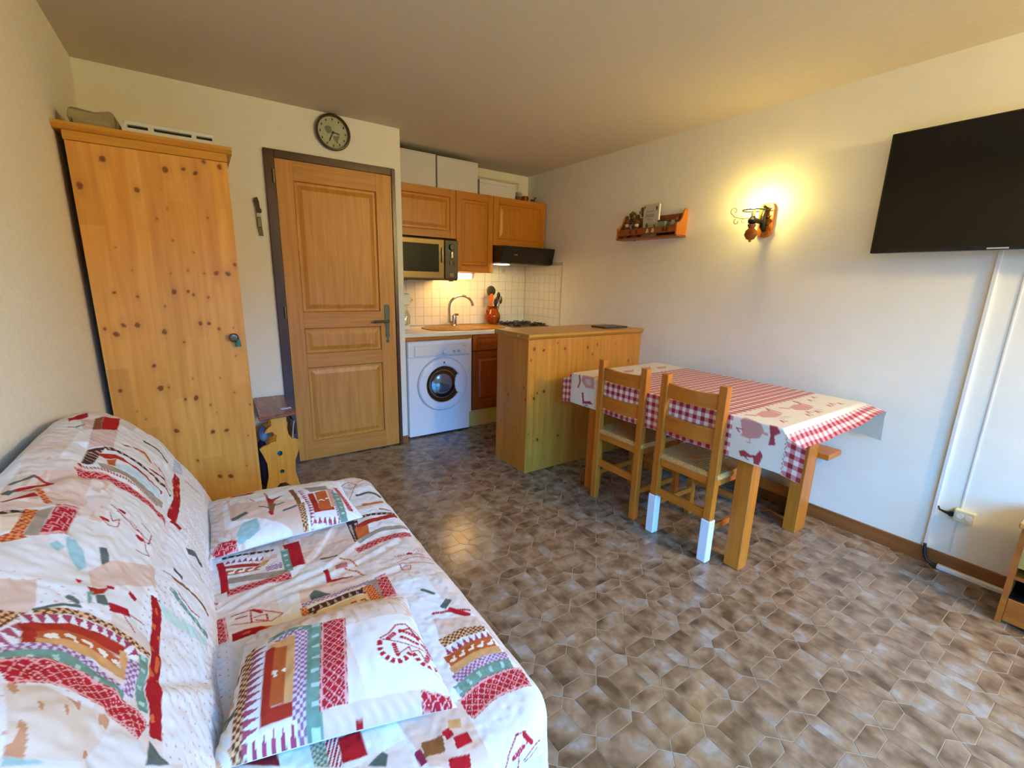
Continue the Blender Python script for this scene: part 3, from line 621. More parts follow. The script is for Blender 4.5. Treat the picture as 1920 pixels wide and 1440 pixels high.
for k in range(3):
    for j in range(max(1, 7*k)):
        a = 2*math.pi*j/max(1, 7*k); q.lathe([(.0035, 0), (.0035, -.001)], (2.392+.018*k*math.cos(a), 3.8625, 1.225+.018*k*math.sin(a)), 'y', 6)
q.build('holes', M['black'], t, kind='stuff')
t = thing('spatula', 'orange plastic spatula leaning left in the jug', 'utensil', (2.37, 3.84, .93), ut['grp'])
MB().tube([(2.39, 3.84, .92), (2.372, 3.83, 1.10)], .007, 8).build('shaft', M['orange'], t, True)
MB().prism([(2.345, 1.09), (2.385, 1.085), (2.392, 1.19), (2.38, 1.205), (2.348, 1.19)], 'y', 3.826, 3.832, .002).build('blade', M['orange'], t)
for i, (dx, zt, lab, mt) in enumerate(((.05, 1.205, 'long dark spoon sticking up rightmost in the jug', 'black'), (.03, 1.16, 'dark wooden spoon in the middle of the jug', 'doll'), (.012, 1.14, 'short black turner just beside the orange spatula', 'black'), (.062, 1.165, 'greyish fork leaning right over the jug rim', 'steel'))):
    t = thing(('spoon', 'wooden_spoon', 'turner', 'fork')[i], lab, 'utensil', (2.40+dx*.5, 3.84, .93), ut['grp'])
    MB().tube([(2.40+dx*.2, 3.845-.004*i, .92), (2.40+dx, 3.835-.006*i, zt-.05)], .005, 8).build('shaft', M[mt], t, True)
    MB().ball((2.40+dx*1.15, 3.833-.006*i, zt-.025), .026, (.8, .35, 1.5), 2).build('head', M[mt], t, True)
# white things in the left corner of the worktop
kt = thing('coffee_maker', 'white coffee maker on the worktop in the left corner of the kitchen', 'appliance', (1.40, 3.72, .894))
MB().box(1.335, 1.455, 3.66, 3.80, .895, .935, .012, 2).build('base', M['white2'], kt)
MB().box(1.335, 1.40, 3.74, 3.80, .935, 1.20, .012, 2).build('column', M['white2'], kt)
MB().box(1.335, 1.462, 3.66, 3.80, 1.10, 1.20, .014, 2).build('tank', M['white2'], kt)
MB().lathe([(.04, .936), (.052, .95), (.052, 1.02), (.035, 1.05), (.035, 1.06)], (1.415, 3.70, 0), 'z', 20, 'start').build('carafe', M['jar'], kt, True)
for (x, z, lab, y) in ((1.59, 1.136, 'cream round socket on the tiles left of the tap', 3.953), (2.591, 1.428, 'small socket on the tiles just under the hood', 3.953)):
    t = thing('round_socket', lab, 'socket', (x, y, z)); MB().lathe([(.022, 0), (.022, -.006), (.016, -.008), (0, -.006)], (x, y, z), 'y', 20).build('plate', M['socketm'], t, True)
    MB().lathe([(.010, -.0065), (0, -.0085)], (x, y, z), 'y', 12).build('insert', M['beige'], t)
t = thing('wall_hook', 'small white hook on the tiles right of the hood lamp', 'hook', (2.70, 3.955, 1.37)); MB().box(2.69, 2.712, 3.945, 3.955, 1.36, 1.405, .003).build('plate', M['white2'], t)
MB().tube([(2.70, 3.945, 1.37), (2.70, 3.93, 1.365), (2.70, 3.925, 1.38)], .004, 6).build('prong', M['white2'], t)

# base: fascia, washing machine, base cabinet
t = thing('worktop_fascia', 'narrow oak fascia rail under the worktop above the washing machine', 'rail', (1.61, 3.43, .83))
MB().box(PX+.002, 1.925, 3.418, 3.438, .831, .861, .002).build('rail', M['cab_x'], t)
wm = thing('washing_machine', 'white front-loading washing machine under the worktop', 'washing machine', (1.62, 3.70, 0))
WXa, WXb, WYf = 1.327, 1.905, 3.422
MB().box(WXa, WXb, WYf+.012, 3.93, .012, .826, .008, 2).build('cabinet', M['white'], wm)
MB().box(WXa+.004, WXb-.004, WYf, WYf+.013, .012, .685, .004, 2).build('front_panel', M['white'], wm)
cpn = MB().box(WXa+.004, WXb-.004, WYf-.004, WYf+.013, .692, .822, .006, 2).build('control_panel', M['white'], wm)
MB().box(WXa+.055, WXb-.04, WYf-.008, WYf-.003, .70, .79, .003).build('fascia', M['white2'], cpn)
MB().box(WXa+.06, WXa+.22, WYf-.011, WYf-.007, .704, .786, .003).build('detergent_drawer', M['white2'], cpn)
MB().lathe([(.022, 0), (.022, -.012), (.016, -.02), (0, -.02)], (1.655, WYf-.008, .728), 'y', 24).build('dial', M['white'], cpn, True)
for a in (1.745, 1.79): MB().lathe([(.011, 0), (.011, -.008), (0, -.01)], (a, WYf-.008, .728), 'y', 18).build('button', M['greyplate'], cpn, True)
MB().box(1.83, 1.86, WYf-.0095, WYf-.008, .765, .773).build('marking', M['greyplate'], cpn)
MB().box(WXb-.006, 1.922, 3.424, 3.45, .16, .83, .002).build('side_strip', M['white2'], wm)
DX, DZ = 1.640, .448
dw = MB().lathe([(.158, .0), (.160, -.002), (.225, -.002), (.230, -.010), (.222, -.024), (.19, -.032), (.165, -.030), (.152, -.012), (.150, .02), (.158, .02)], (DX, WYf, DZ), 'y', 56, 'none').build('porthole_door', M['white'], wm, True)
MB().lathe([(.232, -.0005), (.236, -.0005), (.236, -.003), (.232, -.003)], (DX, WYf, DZ), 'y', 56, 'none').build('door_seam', M['greyplate'], dw)
MB().lathe([(.156, -.020), (.14, -.018), (.125, .0), (.118, .012), (.12, .02), (.14, .02)], (DX, WYf, DZ), 'y', 40, 'none').build('seal', M['steel'], dw, True)
MB().lathe([(.151, -.024), (.12, -.022), (.09, -.032), (.05, -.042), (0, -.046)], (DX, WYf, DZ), 'y', 40, 'none').build('glass', M['port'], dw, True)
MB().prism([(DX+.118, DZ+.075), (DX+.155, DZ+.09), (DX+.165, DZ), (DX+.155, DZ-.09), (DX+.118, DZ-.075), (DX+.105, DZ-.04), (DX+.098, DZ), (DX+.105, DZ+.04)], 'y', WYf-.036, WYf-.02, .004).build('grip', M['white'], dw)
MB().lathe([(.118, .0195), (.118, -.004), (.0, .012)], (DX, WYf, DZ), 'y', 32, 'none').build('drum', M['black'], dw, True)
MB().ball((DX+.0, WYf-.006, DZ-.035), .05, (1.3, .22, .7), 3).build('laundry', M['linen'], dw, True); MB().ball((DX-.05, WYf-.006, DZ+.0), .035, (1.4, .25, .6), 3).build('laundry', M['linen2'], dw, True)
MB().lathe([(.008, -.030), (.008, -.0335), (0, -.034)], (DX, WYf, DZ+.192), 'y', 16).build('emblem', M['badge_glint'], dw); MB().box(DX-.018, DX+.018, WYf-.0335, WYf-.030, DZ+.176, DZ+.180).build('emblem', M['greyplate'], dw)
for a in (WXa+.04, WXb-.06): MB().lathe([(.02, 0), (.02, .013)], (a, 3.47, 0), 'z', 12).build('foot', M['black'], wm)
bc_ = thing('base_cabinet', 'reddish oak base cabinet with drawer, between washing machine and bar', 'cabinet', (2.2, 3.7, 0))
MB().box(1.932, RW-.004, 3.445, 3.93, .16, .86).build('carcass', M['cab_low'], bc_)
panel_door('drawer', 1.934, 2.33, .715, .856, 3.425, bc_, M['cab_low'], M['cab_low'], [(1.975, 2.29, .745, .826)], .019, .005)
panel_door('door', 1.934, 2.33, .19, .705, 3.425, bc_, M['cab_low'], M['cab_low'], [(1.985, 2.28, .245, .65)], .019, .009)
MB().box(1.925, RW-.004, 3.47, 3.49, 0, .17).build('plinth', M['cream'], bc_, label='cream coloured plinth')

# ---------------------------------------------------------------- wooden bar
br_ = thing('breakfast_bar', 'knotty pine breakfast bar with thick top, separating kitchen and table', 'bar', (2.3, 2.53, 0))
knotty('front_panel', 1.772, RW-.002, 0, .948, 'y', 2.358, .02, KF, M['bar_board'], br_, .085, 8)
knotty('side_panel', 2.3575, 2.735, 0, .948, 'x', 1.754, .019, KS, M['bar_board'], br_, .1, 5)
MB().box(1.775, RW-.002, 2.715, 2.735, 0, .948).build('rear_panel', M['pine'], br_)
MB().prism([(2.337, .985), (2.337, .968), (2.345, .958), (2.352, .95), (2.765, .95), (2.765, .985)], 'x', 1.742, RW-.002, .002).build('top', M['bar_top'], br_)
MB().lathe([(.006, 0), (.006, -.003), (0, -.004)], (1.742, 2.46, .968), 'x', 12).build('screw_cap', M['socketm'], br_)
t = thing('tablet', 'flat dark tablet lying on the bar top near the wall', 'tablet', (2.66, 2.52, .985))
tb = MB().box(2.55, 2.80, 2.44, 2.60, .9852, .997, .003).build('case', M['ink'], t); MB().box(2.56, 2.79, 2.45, 2.59, .9965, .9975).build('screen', M['black'], tb)

# ---------------------------------------------------------------- wall shelf with ornaments
sf = thing('wall_shelf', 'small reddish wooden wall shelf holding book and dolls', 'shelf', (RW, 2.3, 1.66))
ya, yb = 2.045, 2.60
MB().box(2.765, RW, ya, yb, 1.660, 1.672).build('bottom_board', M['shelfw'], sf)
prof = [(RW, 1.672), (RW, 1.85), (2.852, 1.852), (2.835, 1.835), (2.825, 1.80), (2.812, 1.775), (2.79, 1.755), (2.765, 1.75), (2.765, 1.672)]
for a, b in ((ya, ya+.014), (yb-.014, yb)): MB().prism(prof, 'y', a, b, .001).build('side_panel', M['honey'], sf)
MB().box(RW-.008, RW, ya+.014, yb-.014, 1.79, 1.825).build('back_rail', M['shelfw'], sf)
fr_ = MB().box(2.765, 2.775, ya+.014, yb-.014, 1.69, 1.735, .001).build('front_rail', M['shelfw'], sf)
for yy, c in ((2.46, 'doll'), (2.40, 'doll'), (2.30, 'bookw'), (2.25, 'bookw'), (2.16, 'ink'), (2.13, 'ink')): MB().prism([(yy-.012, 1.70), (yy+.014, 1.698), (yy+.006, 1.727), (yy-.006, 1.728)], 'x', 2.7635, 2.766).build('painted_motif', M[c], fr_)
def doll(label, y, z0, s, m, x=2.82, group='ornaments on the small wall shelf'):
    t = thing('doll', label, 'doll', (x, y, z0), group)
    MB().lathe([(.0, z0), (.032*s, z0+.001), (.03*s, z0+.03*s), (.018*s, z0+.075*s), (.012*s, z0+.085*s), (0, z0+.087*s)], (x, y, 0), 'z', 16).build('dress', M[m], t, True)
    MB().ball((x, y, z0+.10*s), .019*s, (1, 1, 1.1), 2).build('face', M['skin'], t, True)
    MB().lathe([(.030*s, z0+.108*s), (.022*s, z0+.112*s), (.018*s, z0+.135*s), (0, z0+.142*s)], (x, y, 0), 'z', 14).build('hat', M[m], t, True)
    for d in (-1, 1): MB().tube([(x, y+d*.014*s, z0+.07*s), (x-.01, y+d*.028*s, z0+.05*s), (x-.02, y+d*.022*s, z0+.035*s)], .006*s, 7).build('arm', M[m], t, True)
doll('brown hooded doll at the kitchen end of the wall shelf', 2.525, 1.6725, 1.0, 'doll', 2.80)
doll('second brown doll, next to the white book on the shelf', 2.435, 1.6725, .95, 'doll', 2.80)
t = thing('dried_bouquet', 'mossy brown dried bouquet behind the two dolls on the shelf', 'bouquet', (2.84, 2.46, 1.672), 'ornaments on the small wall shelf')
q = MB()
for k in range(34): q.ball((2.842+rnd.uniform(-.02, .02), 2.465+rnd.gauss(0, .035), 1.80+rnd.gauss(0, .045)), rnd.uniform(.010, .018), (1, 1, 1.2), 1)
q.build('blooms', M['dollg'], t, True, kind='stuff'); MB().lathe([(.0, 1.6725), (.02, 1.673), (.024, 1.75), (.02, 1.75)], (2.845, 2.465, 0), 'z', 12).build('pot', M['doll'], t, True)
t = thing('book', 'white book with olive leaf prints standing in the wall shelf', 'book', (2.83, 2.33, 1.673), 'ornaments on the small wall shelf')
MB().box(2.822, 2.840, 2.255, 2.395, 1.673, 1.905, .001).build('cover', M['bookw'], t); MB().box(2.825, 2.837, 2.2535, 2.256, 1.676, 1.902).build('pages', M['paper'], t)
MB().box(2.8212, 2.8222, 2.30, 2.37, 1.85, 1.862).box(2.8212, 2.8222, 2.295, 2.375, 1.815, 1.84).box(2.8212, 2.8222, 2.31, 2.36, 1.797, 1.806).build('title_block', M['bookg'], t)
for (a, b, s_) in ((2.355, 1.755, .022), (2.275, 1.875, .018), (2.285, 1.75, .015), (2.385, 1.89, .012), (2.32, 1.70, .012)): MB().prism([(a-s_*.5, b), (a-s_*.1, b+s_), (a+s_*.55, b+s_*.5), (a+s_*.4, b-s_*.6), (a-s_*.2, b-s_)], 'x', 2.8212, 2.8222).build('leaf_print', M['olive'], t)
t = thing('toy_locomotive', 'small dark toy with grey cabin between the book and shelf end', 'toy', (2.82, 2.15, 1.673), 'ornaments on the small wall shelf')
MB().box(2.80, 2.85, 2.08, 2.245, 1.673, 1.70, .004).build('chassis', M['black'], t)
MB().lathe([(.0, -.085), (.02, -.083), (.022, .01), (0, .012)], (2.825, 2.16, 1.725), 'y', 16).build('boiler', M['ink'], t, True)
MB().box(2.80, 2.85, 2.175, 2.235, 1.70, 1.775, .003).build('cabin', M['greyg'], t); MB().box(2.795, 2.855, 2.165, 2.24, 1.775, 1.785, .002).build('roof', M['doll'], t)
for k in range(3): MB().lathe([(.013, 0), (.013, -.006), (0, -.007)], (2.80, 2.10+.055*k, 1.688), 'x', 14).build('wheel', M['black'], t, True)
t = thing('lidded_pot', 'red-brown lidded pot at the lamp end of the wall shelf', 'pot', (2.83, 2.09, 1.70), 'ornaments on the small wall shelf')
MB().lathe([(0, 1.701), (.018, 1.702), (.026, 1.73), (.02, 1.76), (.014, 1.77)], (2.84, 2.10, .001), 'z', 16).build('body', M['greyg'], t, True)
MB().lathe([(.022, 1.771), (.02, 1.79), (.006, 1.80), (.008, 1.81), (0, 1.815)], (2.84, 2.10, .001), 'z', 16).build('lid', M['badge_glint'], t, True)

# ---------------------------------------------------------------- sconce
def sconce(label, dy, lit=True):
    t = thing('wall_sconce', label, 'lamp', (RW, 1.49+dy, 1.62), 'wrought iron wall sconces')
    Y = 1.49+dy
    pl = [(Y-.035, 1.63), (Y-.045, 1.65), (Y-.045, 1.79), (Y-.035, 1.812), (Y, 1.822), (Y+.035, 1.812), (Y+.045, 1.79), (Y+.045, 1.65), (Y+.035, 1.63), (Y, 1.62)]
    MB().prism(pl, 'x', RW-.022, RW, .004).build('back_plate', M['honey'], t)
    MB().tube([(RW-.022, Y, 1.66), (RW-.045, Y, 1.68), (RW-.05, Y, 1.74), (RW-.035, Y, 1.79), (RW-.06, Y, 1.80)], [.012, .018, .016, .012, .007], 10).tube([(RW-.04, Y, 1.70), (RW-.07, Y+.01, 1.71), (RW-.115, Y+.02, 1.715)], [.012, .013, .016], 10).build('bracket', M['iron'], t, True)
    for z in (1.69, 1.73, 1.775): MB().tube([(RW-.03, Y, z), (RW-.045, Y-.03, z+.003), (RW-.04, Y-.045, z+.014)], [.006, .005, .002], 7).build('iron_leaf', M['iron'], t, True)
    cy, cx = Y+.022, RW-.125
    MB().lathe([(.0, 1.588), (.006, 1.59), (.008, 1.60), (.022, 1.606), (.036, 1.63), (.030, 1.655), (.016, 1.668), (.024, 1.685), (.024, 1.69), (0, 1.692)], (cx, cy, 0), 'z', 24).build('turned_drop', M['copper'], t, True)
    MB().lathe([(.012, 1.69), (.024, 1.70), (.026, 1.715), (.014, 1.73), (.012, 1.735), (0, 1.735)], (cx, cy, 0), 'z', 20).build('cup', M['iron'], t, True)
    MB().lathe([(.012, 1.735), (.012, 1.775), (0, 1.776)], (cx, cy, 0), 'z', 14).build('candle_sleeve', M['socketm'], t, True)
    MB().lathe([(.0, 1.776), (.010, 1.777), (.018, 1.79), (.019, 1.803), (.013, 1.822), (.005, 1.838), (0, 1.842)], (cx, cy, 0), 'z', 16).build('flame_bulb', M['bulb'] if lit else M['white'], t, True)
    MB().tube([(cx+.06*math.cos(a), cy+.06*math.sin(a), 1.768) for a in [2*math.pi*k/28 for k in range(25)]], .0036, 6).build('gallery_ring', M['iron'], t, True)
    def curl(c, r, a0, a1, n=14, sh=.5):
        return [(c[0], c[1]+r*(1-sh*k/n)*math.cos(a0+(a1-a0)*k/n), c[2]+r*(1-sh*k/n)*math.sin(a0+(a1-a0)*k/n)) for k in range(n+1)]
    MB().tube([(cx, cy+.02, 1.725), (cx-.005, cy+.07, 1.728), (cx-.01, cy+.11, 1.74), (cx-.01, cy+.135, 1.765)]+curl((cx-.01, cy+.115, 1.775), .022, 0, 4.2), .0022, 6).build('scroll', M['brass'], t, True)
    MB().tube(curl((cx-.01, cy+.095, 1.712), .018, 1.2, -3.6), .0022, 6).build('scroll', M['brass'], t, True)
    MB().tube(curl((cx-.01, cy+.05, 1.712), .014, 1.6, -3.0), .0015, 6).build('scroll', M['brass'], t, True)
    return t
sconce('lit flame-bulb sconce of wrought iron and wood on the right wall', 0)

# ---------------------------------------------------------------- television and cables
tv = thing('television', 'large flat black television on the right wall, cut by the frame', 'television', (2.80, .44, 1.5))
tbk = MB().box(2.795, 2.83, -.035, .915, 1.505, 2.05, .004, 2).build('housing', M['black'], tv)
MB().box(2.793, 2.7955, -.025, .905, 1.522, 2.043).build('screen', M['screen'], tv)
MB().box(2.791, 2.796, .435, .50, 1.508, 1.514).build('logo_bar', M['greyplate'], tv)
MB().box(2.83, RW, .3, .6, 1.68, 1.9).build('wall_bracket', M['black'], tv)
t = thing('cable_trunking', 'white vertical cable trunking from television down to skirting', 'trunking', (2.87, .466, .08))
MB().box(2.862, RW, .458, .474, .08, 1.51, .001).build('channel', M['trunk'], t); MB().box(2.860, 2.8625, .460, .472, .08, 1.51).build('cover', M['trunk'], t)
MB().box(2.872, RW, .375, .381, .09, 1.5).build('second_cable', M['trunk'], t)
t = thing('floor_trunking', 'short white cable duct on the floor along the skirting', 'trunking', (2.85, .25, 0))
MB().box(2.838, 2.862, .155, .405, 0, .022, .003).build('channel', M['trunk'], t)
t = thing('power_cable', 'black cable curling from wall trunking to the floor duct', 'cable', (2.855, .43, 0))
MB().tube([(2.858, .466, .10), (2.856, .463, .08), (2.85, .458, .05), (2.848, .445, .022), (2.848, .42, .010), (2.85, .40, .010)], .0065, 8).build('cable', M['cable'], t, True)
t = thing('multi_socket', 'cream socket block on the wall below the television', 'socket', (2.86, .36, .30))
sb = MB().box(2.842, RW, .322, .395, .268, .326, .005, 2).build('body', M['socketm'], t)
for a in (.342, .372): MB().lathe([(.012, 0), (.012, .003), (0, .0035)], (2.839, a, .298), 'x', 14).build('outlet', M['trunk'], sb)
t = thing('plug_lead', 'short black plug lead entering the cream socket block', 'cable', (2.862, .43, .29))
MB().tube([(2.872, .456, .305), (2.865, .448, .292), (2.858, .425, .290), (2.854, .41, .292)], [.003, .004, .006, .009], 8).build('lead', M['cable'], t, True); MB().box(2.845, 2.865, .396, .412, .28, .304, .003).build('plug', M['black'], t)
# tv cabinet at the right edge
tc_ = thing('tv_cabinet', 'low orange-brown wooden cabinet with open shelf, at the right edge', 'cabinet', (2.72, -.3, 0))
MB().box(2.575, 2.832, .145, .163, 0, .425).build('side_panel', M['cabdark'], tc_); MB().box(2.575, 2.832, -.82, -.80, 0, .425).build('side_panel', M['cabdark'], tc_)
MB().box(2.565, 2.834, -.83, .172, .425, .447, .003).build('top', M['cabpale'], tc_)
MB().box(2.59, 2.83, -.80, .145, .20, .215).build('shelf', M['cabdark'], tc_); MB().box(2.585, 2.60, -.80, .145, .255, .42).build('upper_rail', M['cabpale'], tc_)
MB().box(2.582, 2.60, -.80, .145, .012, .115, .002).build('drawer', M['cabdark'], tc_); MB().box(2.82, 2.832, -.80, .145, 0, .42).build('rear_panel', M['doll'], tc_)
t = thing('set_top_box', 'pale slim box inside the open shelf of the low cabinet', 'box', (2.7, .0, .115))
MB().box(2.585, 2.83, -.80, .144, .116, .121).build('tray', M['black'], t); MB().box(2.62, 2.78, -.12, .10, .1215, .155, .003).build('case', M['socketm'], t)

# ---------------------------------------------------------------- table, bench, chairs
tab = thing('dining_table', 'rectangular honey pine table under the checked oilcloth', 'table', (2.35, 1.46, 0))
MB().box(1.962, 2.76, .838, 2.10, .722, .752, .003).build('tabletop', M['yellowtop'], tab)
for a, b, c, d in ((1.978, 2.052, .924, 1.0), (1.978, 2.052, 1.905, 1.985), (2.575, 2.690, .936, 1.004), (2.575, 2.690, 1.905, 1.985)): MB().box(a, b, c, d, 0, .722, .003).build('leg', M['honey'], tab)
MB().box(1.99, 2.01, 1.0, 1.905, .63, .722).build('apron', M['honey_y'], tab); MB().box(2.64, 2.66, 1.004, 1.905, .63, .722).build('apron', M['honey_y'], tab)
MB().box(2.052, 2.575, .95, .97, .63, .722).build('apron', M['pine_x'], tab); MB().box(2.052, 2.575, 1.94, 1.96, .63, .722).build('apron', M['pine_x'], tab)
bn = thing('bench', 'wooden bench tucked between the table and the right wall', 'bench', (2.78, 1.5, 0))
MB().box(2.70, 2.862, .885, 2.15, .42, .452, .003).build('seat', M['honey_y'], bn)
for y in (1.02, 2.0): MB().box(2.72, 2.85, y, y+.03, 0, .42).build('leg', M['honey'], bn)
MB().box(2.775, 2.795, 1.05, 2.0, .10, .16).build('stretcher', M['honey_y'], bn)

def curved_rail(x, y0, y1, z0, z1, bow=.012, th=.018, dip=.006):
    n = 12; P_ = []
    q = bmesh.new(); R_ = []
    for k in range(n+1):
        t = k/n; y = y0+(y1-y0)*t; b = bow*math.sin(math.pi*t); dz = dip*math.sin(math.pi*t)
        R_.append([q.verts.new(p) for p in ((x-b, y, z0-dz*.3), (x-b+th, y, z0-dz*.3), (x-b+th, y, z1-dz), (x-b, y, z1-dz))])
    for A, B in zip(R_, R_[1:]):
        for k in range(4): q.faces.new((A[k], A[(k+1) % 4], B[(k+1) % 4], B[k]))
    q.faces.new(R_[0][::-1]); q.faces.new(R_[-1]); bmesh.ops.recalc_face_normals(q, faces=q.faces[:])
    m_ = MB(); m_.add(q); return m_
def chair(label, x0, y0, socks):
    """rear legs at x0 (towards the sofa), seat runs under the table; y0 = near edge"""
    t = thing('dining_chair', label, 'chair', (x0+.2, y0+.178, 0), 'chairs on the sofa side of the table')
    W_ = .355
    for a in (y0, y0+W_-.04):
        lg = MB().box(x0, x0+.038, a, a+.04, 0, .885, .004, 2).build('leg', M['honey'], t)
        if socks: MB().box(x0-.004, x0+.042, a-.004, a+.044, .001, .222, .004, 2).build('leg_sleeve', M['sock'], lg, label='white sleeve around the leg bottom')
    for a in (y0-.012, y0+W_-.028): MB().box(x0+.35, x0+.386, a, a+.036, 0, .44, .004).build('leg', M['honey'], t)
    curved_rail(x0+.012, y0+.04, y0+W_-.04, .765, .84).build('top_rail', M['honey_y'], t)
    curved_rail(x0+.012, y0+.04, y0+W_-.04, .595, .675).build('middle_rail', M['honey_y'], t)
    MB().box(x0+.01, x0+.03, y0+.04, y0+W_-.04, .395, .44, .002).build('seat_rail', M['honey_y'], t); MB().box(x0+.355, x0+.375, y0+.03, y0+W_-.03, .395, .44, .002).build('seat_rail', M['honey_y'], t)
    for a in (y0+.004, y0+W_-.026): MB().box(x0+.038, x0+.35, a, a+.02, .395, .44, .002).build('seat_rail', M['honey'], t)
    # woven seat: four triangular fields of strands
    n = 22; xa, xb, ya_, yb_ = x0+.006, x0+.392, y0-.008, y0+W_+.008
    g = np.linspace(0, 1, 90); U, V = np.meshgrid(g, g, indexing='ij')
    X = xa+(xb-xa)*U; Y = ya_+(yb_-ya_)*V; du = np.abs(U-.5); dv = np.abs(V-.5); e = np.maximum(du, dv)
    st_ = np.where(du > dv, V, U); ring = np.where(du > dv, V*n, U*n)
    Z = .462-.014*np.clip((.5-e)*4, 0, 1)**.5*1+.004*np.abs(np.sin(ring*math.pi))-.02*np.clip((e-.47)/.03, 0, 1)**2
    me = gridmesh('seat', np.stack([X, Y, Z], -1)); b = bmesh.new(); b.from_mesh(me); bd = [e_ for e_ in b.edges if e_.is_boundary]
    r = bmesh.ops.extrude_edge_only(b, edges=bd)
    for v in [v for v in r['geom'] if isinstance(v, bmesh.types.BMVert)]: v.co.z = .436
    b.to_mesh(me); b.free(); me.transform(Matrix.Translation(-wloc(t))); link('seat', me, M['rush'], t, True)
    curved_rail(x0+.012, y0+.04, y0+W_-.04, .222, .262, .0, .016, 0).build('stretcher', M['honey_y'], t)
    for a in (y0+.01, y0+W_-.028): MB().box(x0+.038, x0+.35, a, a+.016, .15, .18, .002).build('stretcher', M['honey'], t)
    MB().box(x0+.36, x0+.376, y0+.02, y0+W_-.03, .2, .23, .002).build('stretcher', M['honey_y'], t)
    return t
chair('rush-seated wooden chair with plain legs, beside the bar', 1.914, 1.509, False)
chair('rush-seated wooden chair whose rear legs wear white sleeves', 1.898, 1.049, True)

CREASE = dict(S=[[(0.295, 1.551), (0.207, 1.436), (0.138, 1.373), (-0.026, 1.311)], [(0.344, 1.422), (0.234, 1.352), (0.1, 1.31), (0.001, 1.282)], [(0.468, 1.373), (0.345, 1.332), (0.199, 1.297), (0.055, 1.279)], [(0.413, 1.223), (0.262, 1.235), (0.118, 1.245)], [(0.246, 0.722), (0.266, 0.654), (0.268, 0.607)]],
 B=[[(0.275, 0.804), (0.308, 0.74), (0.321, 0.704), (0.332, 0.66), (0.336, 0.624)], [(0.248, 0.836), (0.097, 0.982)], [(0.581, 1.155), (0.532, 1.275), (0.472, 1.344)], [(0.51, 1.506), (0.466, 1.193), (0.462, 1.078)], [(0.298, 1.746), (0.261, 1.408), (0.279, 1.182), (0.274, 1.086)]])
